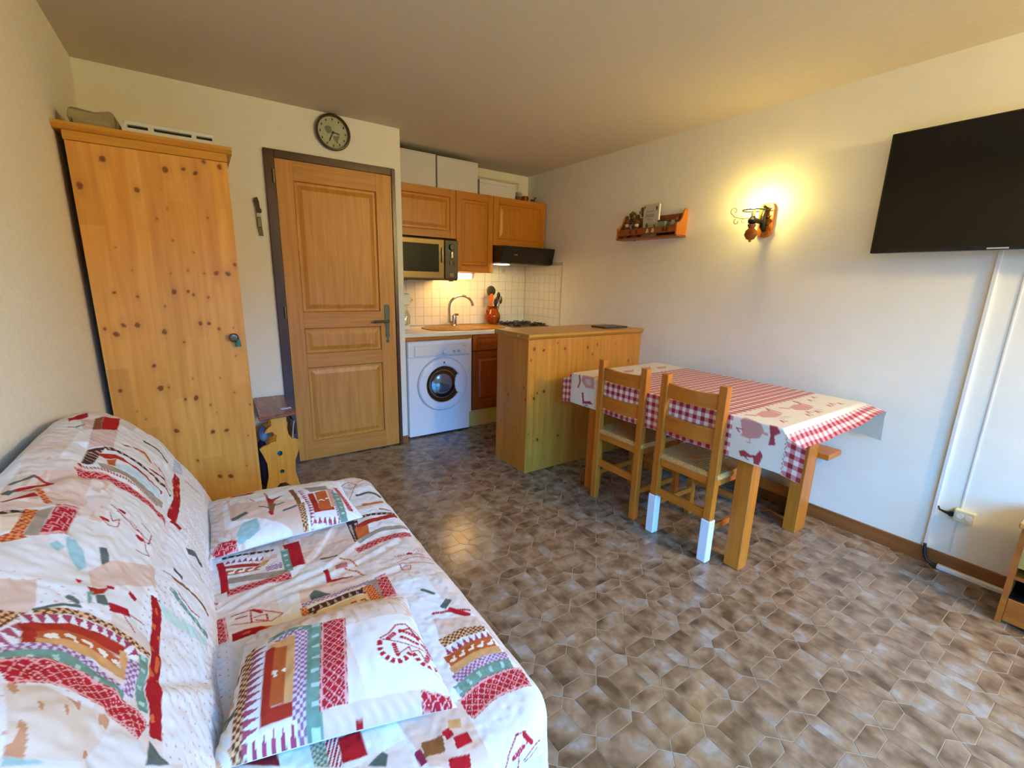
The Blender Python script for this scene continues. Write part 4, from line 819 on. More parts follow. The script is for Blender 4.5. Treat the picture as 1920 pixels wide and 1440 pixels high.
# printed bands and motifs of the cover: surface | pattern | width mm | points in mm on the cloth (B backrest, S seat, P and Q cushions)
FEATURES = """
B|pk|0|525,1658 475,1772 461,1595 510,1506
B|pe|0|544,1314 476,1338 469,1238 470,1189 505,1157 526,1226
B|pe|0|574,1127 515,1166 504,1154 565,1091
B|re|0|592,1746 573,1885 557,1803 579,1684
B|br|0|540,1799 529,1854 508,1691 525,1658
B|re|0|529,1854 496,1949 477,1768 508,1691
B|pk|0|563,1729 540,1799 525,1658 540,1629
B|pu|8|569,1629 558,1636
B|gr|6|558,1632 546,1682
B|mo|6|459,2001 428,2091 396,2044
B|re|8|414,1986 389,2028
B|dg|18|402,1813 355,1828 304,1815
B|or|14|417,1684 381,1705 354,1671
B|re|10|441,1656 430,1673
B|re|12|356,1602 305,1627
B|re|6|346,1705 275,1602
B|dt|0|507,1504 478,1552 485,1405 506,1381
B|dt|16|477,1547 445,1576 400,1582 348,1576 277,1556
B|ro|22|477,1487 448,1525 410,1531 361,1516 310,1512
B|or|0|464,1478 446,1512 443,1451 460,1434
B|ice|0|445,1478 400,1517 316,1519 307,1480 382,1424 442,1433
B|gb|28|471,1411 425,1432 372,1439 300,1450
B|tk|12|504,1370 452,1399 394,1412 317,1427
B|la|35|503,1332 446,1363 376,1373 275,1392
B|wi|30|254,1799 250,1590 253,1447
B|wi|20|252,1440 223,1433
B|mo|6|422,1242 395,1224 362,1208 311,1210
B|mo|5|408,1227 371,1223 338,1201 312,1157 342,1147
B|mo|5|430,1170 413,1155 396,1171 398,1201 409,1179 419,1205
B|mo|6|355,1187 321,1195 315,1248 349,1250
B|re|12|401,1243 395,1242
B|re|12|348,1191 340,1191
B|re|10|428,1173 419,1172
B|re|12|579,1199 561,1222 530,1247
B|re|7|557,1277 543,1267 529,1246
B|re|14|576,1137 539,1183
B|oc|12|556,1208 539,1203 516,1159
B|dg|8|587,1238 562,1281
B|dg|16|583,1191 577,1208
B|la|0|504,1154 468,1185 468,1059 503,1033
B|gb|0|522,1119 506,1143 502,1034 521,1019
B|oc|0|540,1115 522,1121 521,1019 536,1012
B|oc|20|543,1001 522,1023
B|cr|0|562,1077 538,1094 536,1032 547,1018
B|dt|12|563,1084 541,1101
B|te|0|469,1050 454,1059 433,1038 417,1003 427,984 450,1014
B|te|0|483,1018 476,1034 461,1028 468,1007
B|dg|0|414,1067 401,1077 383,1034 397,1024
B|pe|0|384,1053 281,1156 274,1086 401,945 413,994
B|dg|20|186,1370 149,1406 112,1404
B|dg|16|227,1224 197,1223
B|mo|6|257,1177 220,1192 186,1197
B|mo|6|168,1339 99,1341
B|lt|0|281,1928 247,1956 226,1873 271,1800
B|pe|20|210,1853 126,1879
B|pe|0|516,891 474,918 460,859 465,840 498,826
B|bc|0|498,826 465,840 475,818 481,797 487,786
B|bc|14|457,845 416,869 371,876 317,875 278,870
B|tr|24|467,820 411,848 364,855 320,856 301,844
B|tz|0|485,781 467,817 461,763 477,751
B|ro|22|465,801 408,831 365,838 328,839
B|ro|0|465,809 445,814 442,776 460,766
B|ge|26|441,792 404,814 365,816 331,812
B|ta|20|441,779 400,796 352,800 315,794
B|ta|14|325,839 313,798
B|pc|22|474,743 445,765 407,778 361,773 311,756
B|pc|22|305,834 303,768
B|gr|28|471,730 442,749 407,764 366,757 312,750
B|gr|18|287,859 284,804 274,754
B|la|45|463,712 432,730 394,736 347,732 307,732 272,716
B|wi|32|273,1043 256,964 256,883 259,823 250,774 241,723
B|ic2|0|270,1043 92,1110 81,1080 239,1023
B|gr|14|235,1129 174,1116 92,1120
B|br|10|229,1186 159,1203 89,1205
B|mo|8|212,1137 169,1131 134,1139
B|sp|0|250,1003 93,1086 104,764 228,684 241,808
B|be|0|460,691 422,704 379,697 323,704 332,662 360,611 432,596
B|te|0|433,597 402,601 394,599 430,587
B|dg|0|258,709 242,700 217,690 262,664
B|ro|0|410,942 391,952 372,978 381,947 398,925
B|re|0|429,952 417,957 421,941
B|gr|0|407,928 398,937 395,908 399,904
B|dg|0|394,930 379,945 366,926 387,913
B|re|18|364,925 328,941
B|mo|6|324,941 290,948
B|mo|6|338,930 310,904
B|re|14|336,992 322,988
B|dg|10|427,900 415,895
B|dg|6|459,852 430,879 408,890
B|re|8|375,974 369,977
S|mo|6|416,1891 451,1917 479,1869 444,1845 424,1879
S|mo|5|477,1885 413,1750
S|mo|8|491,1893 526,1911
S|dg|18|448,1777 504,1781 537,1723
S|oc|20|448,1683 523,1663
S|mo|8|423,1679 446,1678
S|mo|12|494,1610 528,1583
S|dt|0|353,1569 394,1566 373,1442 347,1430
S|dt|18|362,1574 445,1586 532,1550
S|ro|26|381,1519 451,1541 535,1530
S|or|0|370,1515 419,1517 407,1461 363,1439
S|gb|22|360,1431 451,1465 540,1431
S|la|34|343,1386 439,1401 531,1384
S|mo|6|435,1283 485,1270 521,1243
S|mo|6|430,1245 486,1248 543,1207
S|mo|6|431,1236 533,1184
S|mo|6|432,1227 430,1197 452,1186 459,1206 442,1212
S|re|10|479,1278 487,1273
S|mo|4|498,1279 517,1290 514,1270
S|re|0|138,1541 188,1539 183,1392 140,1387
S|pe|0|198,1551 303,1567 201,1405 183,1417
S|pe|0|312,1562 349,1560 344,1422 244,1362 212,1399
S|dt|12|-29,1550 44,1538 104,1526
S|tr|20|-27,1524 74,1498
S|ro|16|-31,1496 67,1465
S|ge|22|-26,1465 61,1445
S|ta|20|66,1457 84,1479
S|pc|30|78,1427 119,1425
S|gb|30|-24,1424 67,1395 134,1375
S|gr|22|137,1506 134,1375
S|la|34|-27,1363 46,1358 134,1353
S|re|20|-41,1525 -36,1475 -33,1374
S|dg|10|231,1395 275,1388
S|mk|30|261,1327 292,1323
S|oc|6|283,1370 307,1347 319,1298
S|oc|6|283,1305 311,1271 329,1222
S|re|14|230,1331 228,1279 221,1233
S|re|14|231,1266 292,1253
S|pe|0|142,1263 299,1256 345,1220 287,1212 138,1200
S|dg|0|164,1229 182,1244 218,1208 200,1193 166,1201
S|la|0|346,1211 380,1214 376,1094 334,1101
S|gb|0|312,1204 349,1206 336,1100 315,1100
S|oc|35|313,1182 315,1126 310,1085
S|pc|16|141,1193 234,1198 324,1203
S|dt|24|152,1161 227,1169 301,1168
S|oc|0|133,1186 149,1181 151,1121 132,1122
S|dt|0|149,1163 168,1157 169,1110 149,1111
S|cg|0|170,1150 304,1150 303,1111 167,1102
S|oc|28|254,1108 310,1085
S|mo|8|-24,1256 2,1257 44,1236 88,1196
S|mo|6|-25,1217 16,1197 63,1177 91,1192
S|mo|8|20,1246 19,1195
S|mo|10|-14,1239 9,1229
S|mo|8|26,1212 55,1212 55,1183 28,1200
S|re|10|26,1247 43,1225
S|wi|30|-25,1164 13,1161 71,1142
S|la|50|-64,1259 -58,1161
S|mo|10|-75,1346 -54,1329
S|mo|10|-74,1323 -57,1307
S|mo|12|433,976 471,961 523,936
S|dg|20|465,982 491,1001
S|re|16|475,967 512,917
S|dg|12|436,934 445,896
S|dg|10|444,1079 465,1046
S|pe|0|424,957 530,906 523,854 408,875
S|bc|30|408,871 465,872 521,851
S|tr|24|401,841 465,842 525,830
S|ge|40|394,806 460,813 520,803
S|ta|22|391,780 462,788 521,778
S|pc|32|387,752 457,762 524,749
S|gr|32|377,724 453,737 519,725
S|la|56|372,680 448,695 533,682
S|pe|0|237,732 372,706 368,567 369,541 259,613
S|mo|8|387,530 406,558 435,580 455,576
S|mo|8|455,576 450,556 427,549 422,518
S|mo|14|414,545 439,554
S|mo|8|437,526 467,541 492,547
S|re|12|451,570 462,553
S|mo|6|438,521 459,524 482,535
S|ta|20|327,669 348,660
S|re|20|310,652 323,653
S|re|24|322,627 351,626
S|br|32|263,648 289,644 300,641
S|re|24|295,598 330,587
S|pu|14|251,651 253,625
S|re|0|130,765 172,758 171,699 126,708
S|tk|0|108,780 131,769 125,701 101,717
S|gc|0|81,784 108,780 104,715 81,730
S|ice|0|27,798 81,784 81,730 32,762
S|mr|0|-30,827 60,798 27,798 29,764 -29,802
S|dg|0|164,680 196,691 203,679 192,657
S|mr|0|-81,848 -30,827 -29,802 -72,830
P|pe|0|-4,1827 2,1646 78,1619 147,1556 201,1483 222,1765 117,1803
P|wh|0|8,1857 223,1771 207,1673 4,1774
P|re|20|13,1866 84,1829
P|dg|20|6,1653 50,1668
P|te|0|13,1571 34,1615 78,1619 80,1558 51,1537 14,1524
P|ro|0|117,1765 134,1718 177,1741 141,1702 134,1683 118,1693
P|br|0|118,1693 142,1678 127,1621 116,1638
P|dg|6|90,1687 119,1659 167,1674
P|mo|8|116,1797 124,1748
P|re|12|118,1632 122,1618
P|mo|6|68,1770 80,1739
P|dg|10|160,1622 200,1631
P|la|0|-60,1527 -38,1557 11,1544 10,1483 -50,1504
P|gb|16|-54,1498 24,1466
P|br|16|205,1775 213,1658 214,1556
P|bc|18|220,1642 210,1487
P|tz|18|234,1751 246,1614 237,1521
P|ro|20|262,1701 260,1571
P|bc|20|208,1498 264,1484 323,1478
P|tr|18|237,1542 322,1528
P|ro|18|257,1579 316,1577
P|ge|0|277,1705 319,1719 310,1575 270,1577
P|ta|12|330,1725 319,1593
P|pc|16|340,1726 327,1530
P|gr|24|349,1700 336,1492
P|gb|0|249,1761 329,1767 330,1725 264,1713
P|la|16|360,1748 367,1650 371,1555
P|br|10|112,1407 172,1408 241,1415
Q|be|0|-35,966 -7,977 -10,928 -37,785 -57,760 -70,768 -54,884
Q|re|6|-39,941 -25,965
Q|br|6|-26,933 -11,968
Q|dg|14|-51,864 -33,857
Q|dg|6|-61,843 -40,851
Q|bc|26|10,991 -8,905 -24,828 -35,749
Q|tz|28|27,980 11,903 -4,833 -14,778
Q|ro|0|33,951 56,955 23,797 5,796
Q|ro|0|22,816 65,802 61,782 5,796
Q|ge|0|51,946 75,936 50,807 24,817
Q|ta|0|79,962 95,952 65,802 48,808
Q|ta|0|38,960 79,962 75,936 54,944
Q|pc|30|111,968 91,862 66,747
Q|gr|30|135,959 109,834 83,719
Q|gr|14|44,984 82,980 125,959
Q|pc|12|57,967 87,967 102,961
Q|tr|24|-16,780 20,773 60,764
Q|bc|28|-37,754 17,742 75,733
Q|la|52|173,952 149,847 128,761
Q|pe|0|107,765 286,715 263,655 96,706
Q|la|0|286,715 339,685 331,644 274,676
Q|bs|0|274,676 332,646 325,629 263,652
Q|mo|8|249,850 269,857 295,881 319,883 336,855 348,806 349,779
Q|md|12|244,840 239,813 256,784 280,781 299,792 308,765 324,752 341,753 352,771 345,791
Q|mo|6|252,845 345,791
Q|mo|14|299,861 332,840
Q|mo|12|294,840 323,822
Q|mo|10|295,856 323,870 330,834
Q|mo|14|264,843 282,855
Q|mo|14|336,820 343,796
Q|mo|14|270,823 269,796
Q|mo|14|334,785 321,766
Q|mo|6|268,794 300,811 299,792
Q|mo|6|303,796 318,799 321,766
Q|ta|0|133,721 144,714 140,686 130,697
Q|re|0|160,733 172,728 165,701 154,705
Q|br|0|177,697 200,700 194,677 176,680
Q|dg|16|146,695 160,695
Q|re|12|132,726 147,725
"""
# ---------------------------------------------------------------- painted cloth (colours per vertex, in the cloth's own coordinates)
def C(*c): return np.array(srgb(*c)[:3])
PC = dict(re=(.64, .10, .13), mo=(.66, .14, .19), md=(.66, .14, .19), br=(.50, .32, .18), pk=(.83, .72, .70), pe=(.84, .73, .66), pu=(.50, .15, .25), gr=(.42, .55, .49), dg=(.33, .38, .36), wh=(.88, .87, .85),
          ta=(.80, .60, .38), ice=(.78, .86, .88), gb=(.60, .55, .49), te=(.60, .74, .75), ic2=(.76, .84, .80), be=(.82, .70, .55), mr=(.42, .12, .15), mk=(.76, .45, .45), cr=(.87, .78, .66), ro=(.62, .18, .12), oc=(.72, .33, .16))
PC['or'] = (.72, .38, .17)
PC = {k: C(*v) for k, v in PC.items()}
WHITE, RED, BROWN = C(.90, .89, .88), C(.66, .12, .16), C(.38, .20, .14)
def inside(px, py, poly):
    n = len(poly); c = np.zeros(px.shape, bool)
    for i in range(n):
        x1, y1 = poly[i]; x2, y2 = poly[(i+1) % n]
        if y1 == y2: continue
        c ^= ((y1 > py) != (y2 > py)) & (px < (x2-x1)*(py-y1)/(y2-y1)+x1)
    return c
def along(px, py, pts):
    """distance along a polyline and signed distance across it"""
    best = np.full(px.shape, 9.); T = np.zeros(px.shape); D = np.zeros(px.shape); acc = 0
    for (x1, y1), (x2, y2) in zip(pts, pts[1:]):
        dx, dy = x2-x1, y2-y1; l = math.hypot(dx, dy)
        if l < 1e-6: continue
        t = np.clip(((px-x1)*dx+(py-y1)*dy)/l/l, 0, 1); ex, ey = px-x1-t*dx, py-y1-t*dy; d = np.hypot(ex, ey)
        m = d < best; best[m] = d[m]; T[m] = (acc+t*l)[m]; D[m] = (np.sign(dx*ey-dy*ex)*d)[m]; acc += l
    return best, T, D
def pattern(code, t, d, w):
    """t runs along the band, d across it (0..w)"""
    n = t.size; col = np.zeros((n, 3)); a = np.ones(n)
    def two(mask, c1, c2):
        col[:] = c2; col[mask] = c1
    if code in ('bc', 'oc', 'pc', 'gc'):
        c1, c2, s = {'bc': (C(.42, .22, .13), C(.84, .68, .50), .0065), 'oc': (C(.68, .25, .12), C(.86, .56, .34), .006), 'pc': (C(.56, .38, .48), C(.80, .74, .82), .006), 'gc': (C(.40, .48, .42), C(.66, .70, .62), .006)}[code]
        two((np.floor(t/s)+np.floor(d/s)) % 2 == 0, c1, c2)
    elif code == 'tr':
        ph = (t/.016) % 1; two(np.abs(ph-.5) < .42*(1-np.clip(d/w, 0, 1)), C(.62, .26, .36), WHITE*.98)
    elif code == 'tz':
        ph = (t/.016) % 1; two(np.abs(ph-.5) < .45*(1-np.clip(d/max(w, .01), 0, 1)), C(.62, .30, .38), WHITE*.96)
    elif code == 'dt':
        ph = (t/.02) % 1; q = d/max(w, .01); two((np.abs(ph-.5) < .28*(1-q)) & (q > .15), C(.72, .66, .60), C(.28, .17, .15))
    elif code == 'la':
        s = .018; e = np.minimum(np.abs(((t+d)/s) % 1-.5), np.abs(((t-d)/s) % 1-.5)); q = d/max(w, .01)
        two((e < .07) | (np.abs(q-.07) < .035) | (np.abs(q-.93) < .035), C(.86, .62, .60), RED)
        dots = (np.abs(((t+d)/s) % 1) < .12) & (np.abs(((t-d)/s) % 1) < .12); col[dots] = C(.9, .75, .7)
    elif code == 'wi':
        m = vnoise(t, d*2.2, .022, 5) > .68; two(m, C(.78, .38, .20), C(.60, .09, .12))
    elif code in ('ge', 'cg'):
        bg, fg = (C(.70, .35, .17), C(.93, .88, .80)) if code == 'ge' else (C(.84, .74, .56), C(.64, .32, .16))
        ph = ((t/.026) % 1-.5)*.026; dd = d-w*.5
        body = (ph/.009)**2+((dd+.002)/.0045)**2 < 1; neck = (np.abs(ph-.006) < .0022) & (dd > -.002) & (dd < .008); head = ((ph-.0085)/.004)**2+((dd-.008)/.0025)**2 < 1
        two(body | neck | head, fg, bg)
    elif code == 'tk': two((t/.007) % 1 < .5, RED*.9, C(.88, .84, .80))
    elif code == 'bs': two((t/.012) % 1 < .5, C(.60, .36, .18), C(.74, .50, .30))
    elif code == 'lt': two((d/.006) % 1 < .5, C(.62, .66, .74), C(.82, .84, .88))
    elif code == 'sp':
        ph = (np.abs((t/.024) % 1-.5) < .09) & (np.abs((d/.018) % 1-.5) < .12); two(ph & (vnoise(t, d, .03, 2) > .4), C(.86, .68, .64), WHITE)
    elif code == 'be':
        two(vnoise(t*3, d, .03, 7) > .70, C(.76, .56, .42), C(.86, .80, .74))
    elif code == 'mo': col[:] = PC['mo']; a[:] = np.where((t/.006) % 1 < .75, 1, .5)*np.where(np.abs(d-w/2) < w*.42, 1, .6)
    elif code == 'md': col[:] = PC['mo']; a[:] = ((t/.014) % 1 < .6)
    else:
        c = PC[code]; col[:] = c
        if code in ('te', 'ice', 'dg', 'gr', 'gb'): col *= (.9+.2*vnoise(t, d, .008, 3))[:, None]
        if code == 'gr': col[((t/.03) % 1 < .25) & (d > w*.3) & (d < w*.8)] = C(.66, .76, .72)
    return col, a
def rounded(pts):
    P_ = [np.array(p) for p in pts]; P_ = [2*P_[0]-P_[1]]+P_+[2*P_[-1]-P_[-2]]; out = []
    for a, b, c, d in zip(P_, P_[1:], P_[2:], P_[3:]):
        for k in range(6):
            t = k/6; out.append(tuple(.5*((2*b)+(c-a)*t+(2*a-5*b+4*c-d)*t*t+(3*b-a-3*c+d)*t**3)))
    out.append(tuple(P_[-2])); return out
def paint(col, U, V, code, w, pts):
    if code == 'mo': w *= .6 if w < .011 else .8
    xs = [p[0] for p in pts]; ys = [p[1] for p in pts]; m = w/2+.003
    box = np.nonzero((U > min(xs)-m) & (U < max(xs)+m) & (V > min(ys)-m) & (V < max(ys)+m))[0]
    if not len(box): return
    u, v = U[box], V[box]
    if w > 0:
        if w > .011 and len(pts) > 2: pts = rounded(pts)
        b, T, D = along(u, v, pts); al = np.clip((w/2-b)/.0015+.5, 0, 1); d = D+w/2
        # no round ends on broad bands
        if w > .012:
            (x1, y1), (x2, y2) = pts[0], pts[1]; l = math.hypot(x2-x1, y2-y1) or 1; al *= ((u-x1)*(x2-x1)+(v-y1)*(y2-y1) > -.002*l)
            (x1, y1), (x2, y2) = pts[-1], pts[-2]; l = math.hypot(x2-x1, y2-y1) or 1; al *= ((u-x1)*(x2-x1)+(v-y1)*(y2-y1) > -.002*l)
        k = al > 0; box, T, d, al = box[k], T[k], d[k], al[k]
    else:
        k = inside(u, v, pts); eb, _, _ = along(u, v, list(pts)+[pts[0]]); al = np.clip(np.where(k, eb, -eb)/.0022+.5, 0, 1); k = al > 0; box, u, v, al = box[k], u[k], v[k], al[k]
        (x1, y1), (x2, y2) = pts[0], pts[1]; l = math.hypot(x2-x1, y2-y1) or 1; dx, dy = (x2-x1)/l, (y2-y1)/l
        T = (u-x1)*dx+(v-y1)*dy; d = np.abs((u-x1)*dy-(v-y1)*dx); w = d.max() if len(d) else .01
    if not len(box): return
    c, a = pattern(code, T, d, w); al = (al*a)[:, None]; col[box] = col[box]*(1-al)+c*al
PRINT = {}
for line in FEATURES.strip().split('\n'):
    s_, code, w_, p_ = line.split('|'); PRINT.setdefault(s_, []).append((code, float(w_)/1000, [tuple(int(q)/1000 for q in z.split(',')) for z in p_.split()]))
def patchwork(U, V, seed):
    """white and peach fields of the printed cotton"""
    col = np.tile(WHITE, (U.size, 1)); i, j = np.floor(U/.17+.3*np.floor(V/.23)), np.floor(V/.23)
    h = (np.sin(i*12.99+j*78.2+seed*3.1)*43758.5) % 1
    col[h > .66] = C(.87, .81, .77); col[(h > .40) & (h <= .66)] = C(.88, .86, .84)
    dm = (h < (.18 if seed < 10 else -1)) & (np.abs((U/.016) % 1-.5) < .11) & (np.abs((V/.020+.5*np.floor(U/.016)) % 1-.5) < .09); col[dm] = C(.84, .62, .62)
    sm_ = (h > .80) & (vnoise(U*3.2, V, .03, seed+3) > .72); col[sm_] = C(.84, .72, .64)
    col *= (.985+.03*vnoise(U, V, .02, seed))[:, None]
    return col
def deep(code): return .0
fabric = vcolmat('printed_cotton', .9, .25, 420, spec=.15)
def sm(x): x = np.clip(x, 0, 1); return x*x*(3-2*x)

so = thing('sofa_bed', 'sofa bed in a red and white alpine patchwork cover along the left wall', 'sofa', (.1, 1.25, 0))
# seat
x0, x1, y0_, y1_, ZT, rc, re_ = -.10, .556, .555, 2.0, .432, .115, .05
res = .0024
u = np.arange(x0, x1+.30, res); v = np.arange(y0_-.32, y1_+.32, res)
U, V = np.meshgrid(u, v, indexing='ij')
cx_ = np.minimum(U, x1-rc); cy_ = np.clip(V, y0_+rc, y1_-rc); ox, oy = U-cx_, V-cy_; Ln = np.hypot(ox, oy)+1e-9
a0 = rc-re_; t = np.clip((Ln-a0)/re_, 0, math.pi/2)
hor = np.where(Ln < a0, Ln, a0+re_*np.sin(t)); dz = np.where(Ln < a0, 0, re_*(1-np.cos(t))); ex = np.clip(Ln-a0-re_*math.pi/2, 0, 9); hor = hor+ex*.06
X = cx_+ox/Ln*hor; Y = cy_+oy/Ln*hor; Z = ZT-dz-ex
top = np.clip(1-ex/.02, 0, 1)
Z += top*(.010*(vnoise(U, V, .16, 1)-.5)+.006*(vnoise(U, V, .05, 2)-.5)+.0025*(vnoise(U*1.5+V, V-U, .018, 4)-.5))
X += (1-top)*.010*(vnoise(V, U*.2, .07, 3)-.5); Y += (1-top)*.010*(vnoise(U, V*.2, .07, 3)-.5)
def crease(Z, U, V, pts, amp, wd, sgn=1):
    b, T, D = along(U.ravel(), V.ravel(), pts); b = b.reshape(U.shape); D = D.reshape(U.shape)
    Z += amp*np.exp(-(b/wd)**2)*sgn; Z -= amp*.8*np.exp(-((D-wd*1.6)/wd)**2)*(b < wd*4)*np.exp(-(np.maximum(b-np.abs(D), 0)/wd)**2)
for pts in CREASE['S']: crease(Z, U, V, pts, .0028, .013)
Z = np.maximum(Z, .045)
col = patchwork(U.ravel(), V.ravel(), 1)
for f_ in PRINT['S']: paint(col, U.ravel(), V.ravel(), *f_)
me = gridmesh('seat_cushion', np.stack([X, Y, Z], -1), attrs=dict(paint=col.reshape(U.shape+(3,)))); me.transform(Matrix.Translation(-wloc(so))); link('seat_cushion', me, fabric, so, True, 180)
# backrest
prof = np.array([(-.045, .40), (-.065, .47), (-.095, .56), (-.135, .65), (-.18, .735), (-.225, .79), (-.28, .84), (-.34, .868), (-.39, .865)])
seg = np.linalg.norm(np.diff(prof, axis=0), axis=1); S_ = np.r_[0, np.cumsum(seg)]
sg = np.arange(-.06, S_[-1]+.03, res); vg = np.arange(.42, 2.06, res); Sg, Vg = np.meshgrid(sg, vg, indexing='ij')
def sp_eval(s):
    # smooth the profile a little
    f = lambda q: np.interp(s, S_, q)
    X_ = sum(np.interp(s+o, np.r_[S_[0]-.3, S_, S_[-1]+.1], np.r_[prof[0, 0]+.06, prof[:, 0], -.41]) for o in (-.03, -.015, 0, .015, .03))/5
    Z_ = sum(np.interp(s+o, np.r_[S_[0]-.3, S_, S_[-1]+.1], np.r_[.10, prof[:, 1], .79]) for o in (-.03, -.015, 0, .015, .03))/5
    return X_, Z_
X, Z = sp_eval(Sg)
gy = np.where(Vg < 1.55, .045, np.where(Vg < 1.95, .045*(1-((Vg-1.55)/.4)**2), np.maximum(-.04, -.5*(Vg-1.95))))
Z = Z+gy*np.clip(Sg/S_[-1], 0, 1)
dX, dZ = np.gradient(X, axis=0), np.gradient(Z, axis=0); l_ = np.hypot(dX, dZ); nx, nz = dZ/l_, -dX/l_; nx, nz = np.where(nz < 0, -nx, nx)*1, np.abs(nz)
nx = np.abs(nx)
rr = .07; de = np.clip(rr-np.minimum(Vg-.42, 2.06-Vg), 0, rr); ins = rr-np.sqrt(np.maximum(rr*rr-de*de, 0))
bump = .016*(vnoise(Sg, Vg, .19, 6)-.5)+.009*(vnoise(Sg, Vg, .07, 7)-.5)+.003*(vnoise(Sg+Vg, Vg-Sg, .02, 8)-.5)-ins
bz = bump.copy()*0
for pts in CREASE['B']: crease(bz, Sg, Vg, pts, -.004, .016)
bump += bz
X = X+nx*bump; Z = Z+nz*bump; X = np.maximum(X, L+.004)
col = patchwork(Sg.ravel(), Vg.ravel(), 2)
for f_ in PRINT['B']: paint(col, Sg.ravel(), Vg.ravel(), *f_)
me = gridmesh('backrest', np.stack([X, Vg, Z], -1)[:, ::-1], attrs=dict(paint=col.reshape(Sg.shape+(3,))[:, ::-1])); me.transform(Matrix.Translation(-wloc(so))); link('backrest', me, fabric, so, True, 180)
# body of the backrest behind the cover, and the frame
q = MB()
pf = [(-.405, .30), (-.405, .80), (-.36, .83), (-.30, .80), (-.24, .745), (-.20, .70), (-.155, .61), (-.115, .52), (-.09, .43), (-.10, .30)]
q.prism(pf, 'y', .50, 1.98); q.build('back_cushion_core', M['linen'], so)
MB().box(-.38, .50, .56, 1.94, .15, .37, .01).build('base_frame', M['white2'], so)
for a in (-.33, .46):
    for b in (.60, 1.88): MB().box(a, a+.04, b, b+.04, 0, .15).build('leg', M['black'], so)

def cushion(name, label, corners, zb, T, key, seed, group=None):
    """corners: far left, far right, near right, near left (x, y) on the seat"""
    FL, FR, NR, NL = [np.array(c) for c in corners]; c0 = (FL+FR+NR+NL)/4
    t = thing(name, label, 'cushion', (c0[0], c0[1], zb), group)
    n = 170; g = np.linspace(-1, 1, n); p, q = np.meshgrid(g, g, indexing='ij')
    # pulled-in sides, pointed corners
    pp = p*(1-.05*(1-q*q)*np.abs(p)**3); qq = q*(1-.05*(1-p*p)*np.abs(q)**3)
    s, r = (pp+1)/2, (qq+1)/2
    W = (NL*(1-s)[..., None]+NR*s[..., None])*(1-r)[..., None]+(FL*(1-s)[..., None]+FR*s[..., None])*r[..., None]
    th = np.power(np.clip(1-np.abs(p)**2.6, 0, 1), .5)*np.power(np.clip(1-np.abs(q)**2.6, 0, 1), .5)
    wr_ = .006*(vnoise(W[..., 0], W[..., 1], .07, seed)-.5)+.003*(vnoise(W[..., 0]*1.4, W[..., 1], .022, seed+1)-.5)
    edge = np.clip(1-th*1.6, 0, 1); pleat = .004*np.sin((p+q*.7)*60+seed)*edge
    zm = zb+.030
    top = zm+th*(T-.03)+wr_*np.clip(th*3, 0, 1)+pleat*np.clip(th*6, 0, 1)
    col = patchwork(W[..., 0].ravel(), W[..., 1].ravel(), seed)
    for f_ in PRINT[key]: paint(col, W[..., 0].ravel(), W[..., 1].ravel(), *f_)
    me = gridmesh('cover', np.stack([W[..., 0], W[..., 1], top], -1), attrs=dict(paint=col.reshape(p.shape+(3,)))); me.transform(Matrix.Translation(-wloc(t))); link('cover', me, fabric, t, True, 180)
    k = 4; bot = zm-th*.028
    me = gridmesh('underside', np.stack([W[..., 0], W[..., 1], bot], -1)[::-1][::1, ::1], attrs=dict(paint=np.tile(WHITE, (p.size, 1)).reshape(p.shape+(3,)))); me.transform(Matrix.Translation(-wloc(t))); link('underside', me, fabric, t, True, 180)
cushion('throw_cushion', 'flat patchwork cushion at the far end of the sofa seat, near the wardrobe', [(-.075, 1.93), (.405, 1.87), (.405, 1.52), (-.068, 1.51)], .436, .085, 'P', 11, 'cushions on the sofa')
cushion('throw_cushion', 'patchwork cushion with red heart print on the near half of the seat', [(.0, 1.10), (.378, 1.03), (.345, .665), (-.08, .79)], .436, .11, 'Q', 12, 'cushions on the sofa')

# ---------------------------------------------------------------- oilcloth
tcl = None
xa, xb, yA, yB, zt = 1.940, 2.775, .812, 2.112, .757
p = np.arange(xa-.2, xb+.19, .0042); q = np.arange(yA-.105, yB+.095, .0042); Pm, Q = np.meshgrid(p, q, indexing='ij')
af = np.clip(xa-Pm, 0, 1); aw = np.clip(Pm-xb, 0, 1); bn_ = np.clip(yA-Q, 0, 1); bf = np.clip(Q-yB, 0, 1); b = bn_+bf
rE = .008
def drop(a): 
    tt = np.clip(a/rE, 0, math.pi/2); return rE*np.sin(tt), rE*(1-np.cos(tt))+np.clip(a-rE*math.pi/2, 0, 9)
hf, df = drop(af); hw, dw_ = drop(aw)
fx = np.clip((Pm-xa)/(xb-xa), 0, 1)
m_end = np.where(bn_ > 0, .60+.38*sm((fx-.15)/.8), .75); k = sm((af+aw)/.05); m = m_end*(1-k)+.93*k; zf = np.sqrt(1-m*m)*(1-k)+.16*k
X = np.where(af > 0, xa-hf-.004*np.sin(Q*16)*np.clip(df*8, 0, 1)-.035*af*np.clip(bn_*12, 0, 1), np.where(aw > 0, xb+np.minimum(hw+.18*dw_, .09), Pm))
hb = np.where(b > rE, b*m, b); Y = np.clip(Q, yA, yB)-np.sign(bn_-bf)*hb
Y += np.where(af > 0, .01*np.sin(af*20)*0, 0)
Z = zt-df-dw_*.95-b*zf+.0012*(vnoise(Pm, Q, .09, 5)-.5)
Z += np.where(bn_ > 0, .006*np.sin(Pm*22)*bn_*10*.5, 0)
u_, v_ = Pm.ravel(), Q.ravel()
CREAM, G2, G1 = C(.90, .85, .77), C(.60, .12, .17), C(.80, .50, .50)
col = np.tile(CREAM, (u_.size, 1)); per = .0415
ga = (u_/per) % 1 < .5; gb_ = (v_/per) % 1 < .5
ging = np.where((ga & gb_)[:, None], G2, np.where((ga | gb_)[:, None], G1, CREAM))
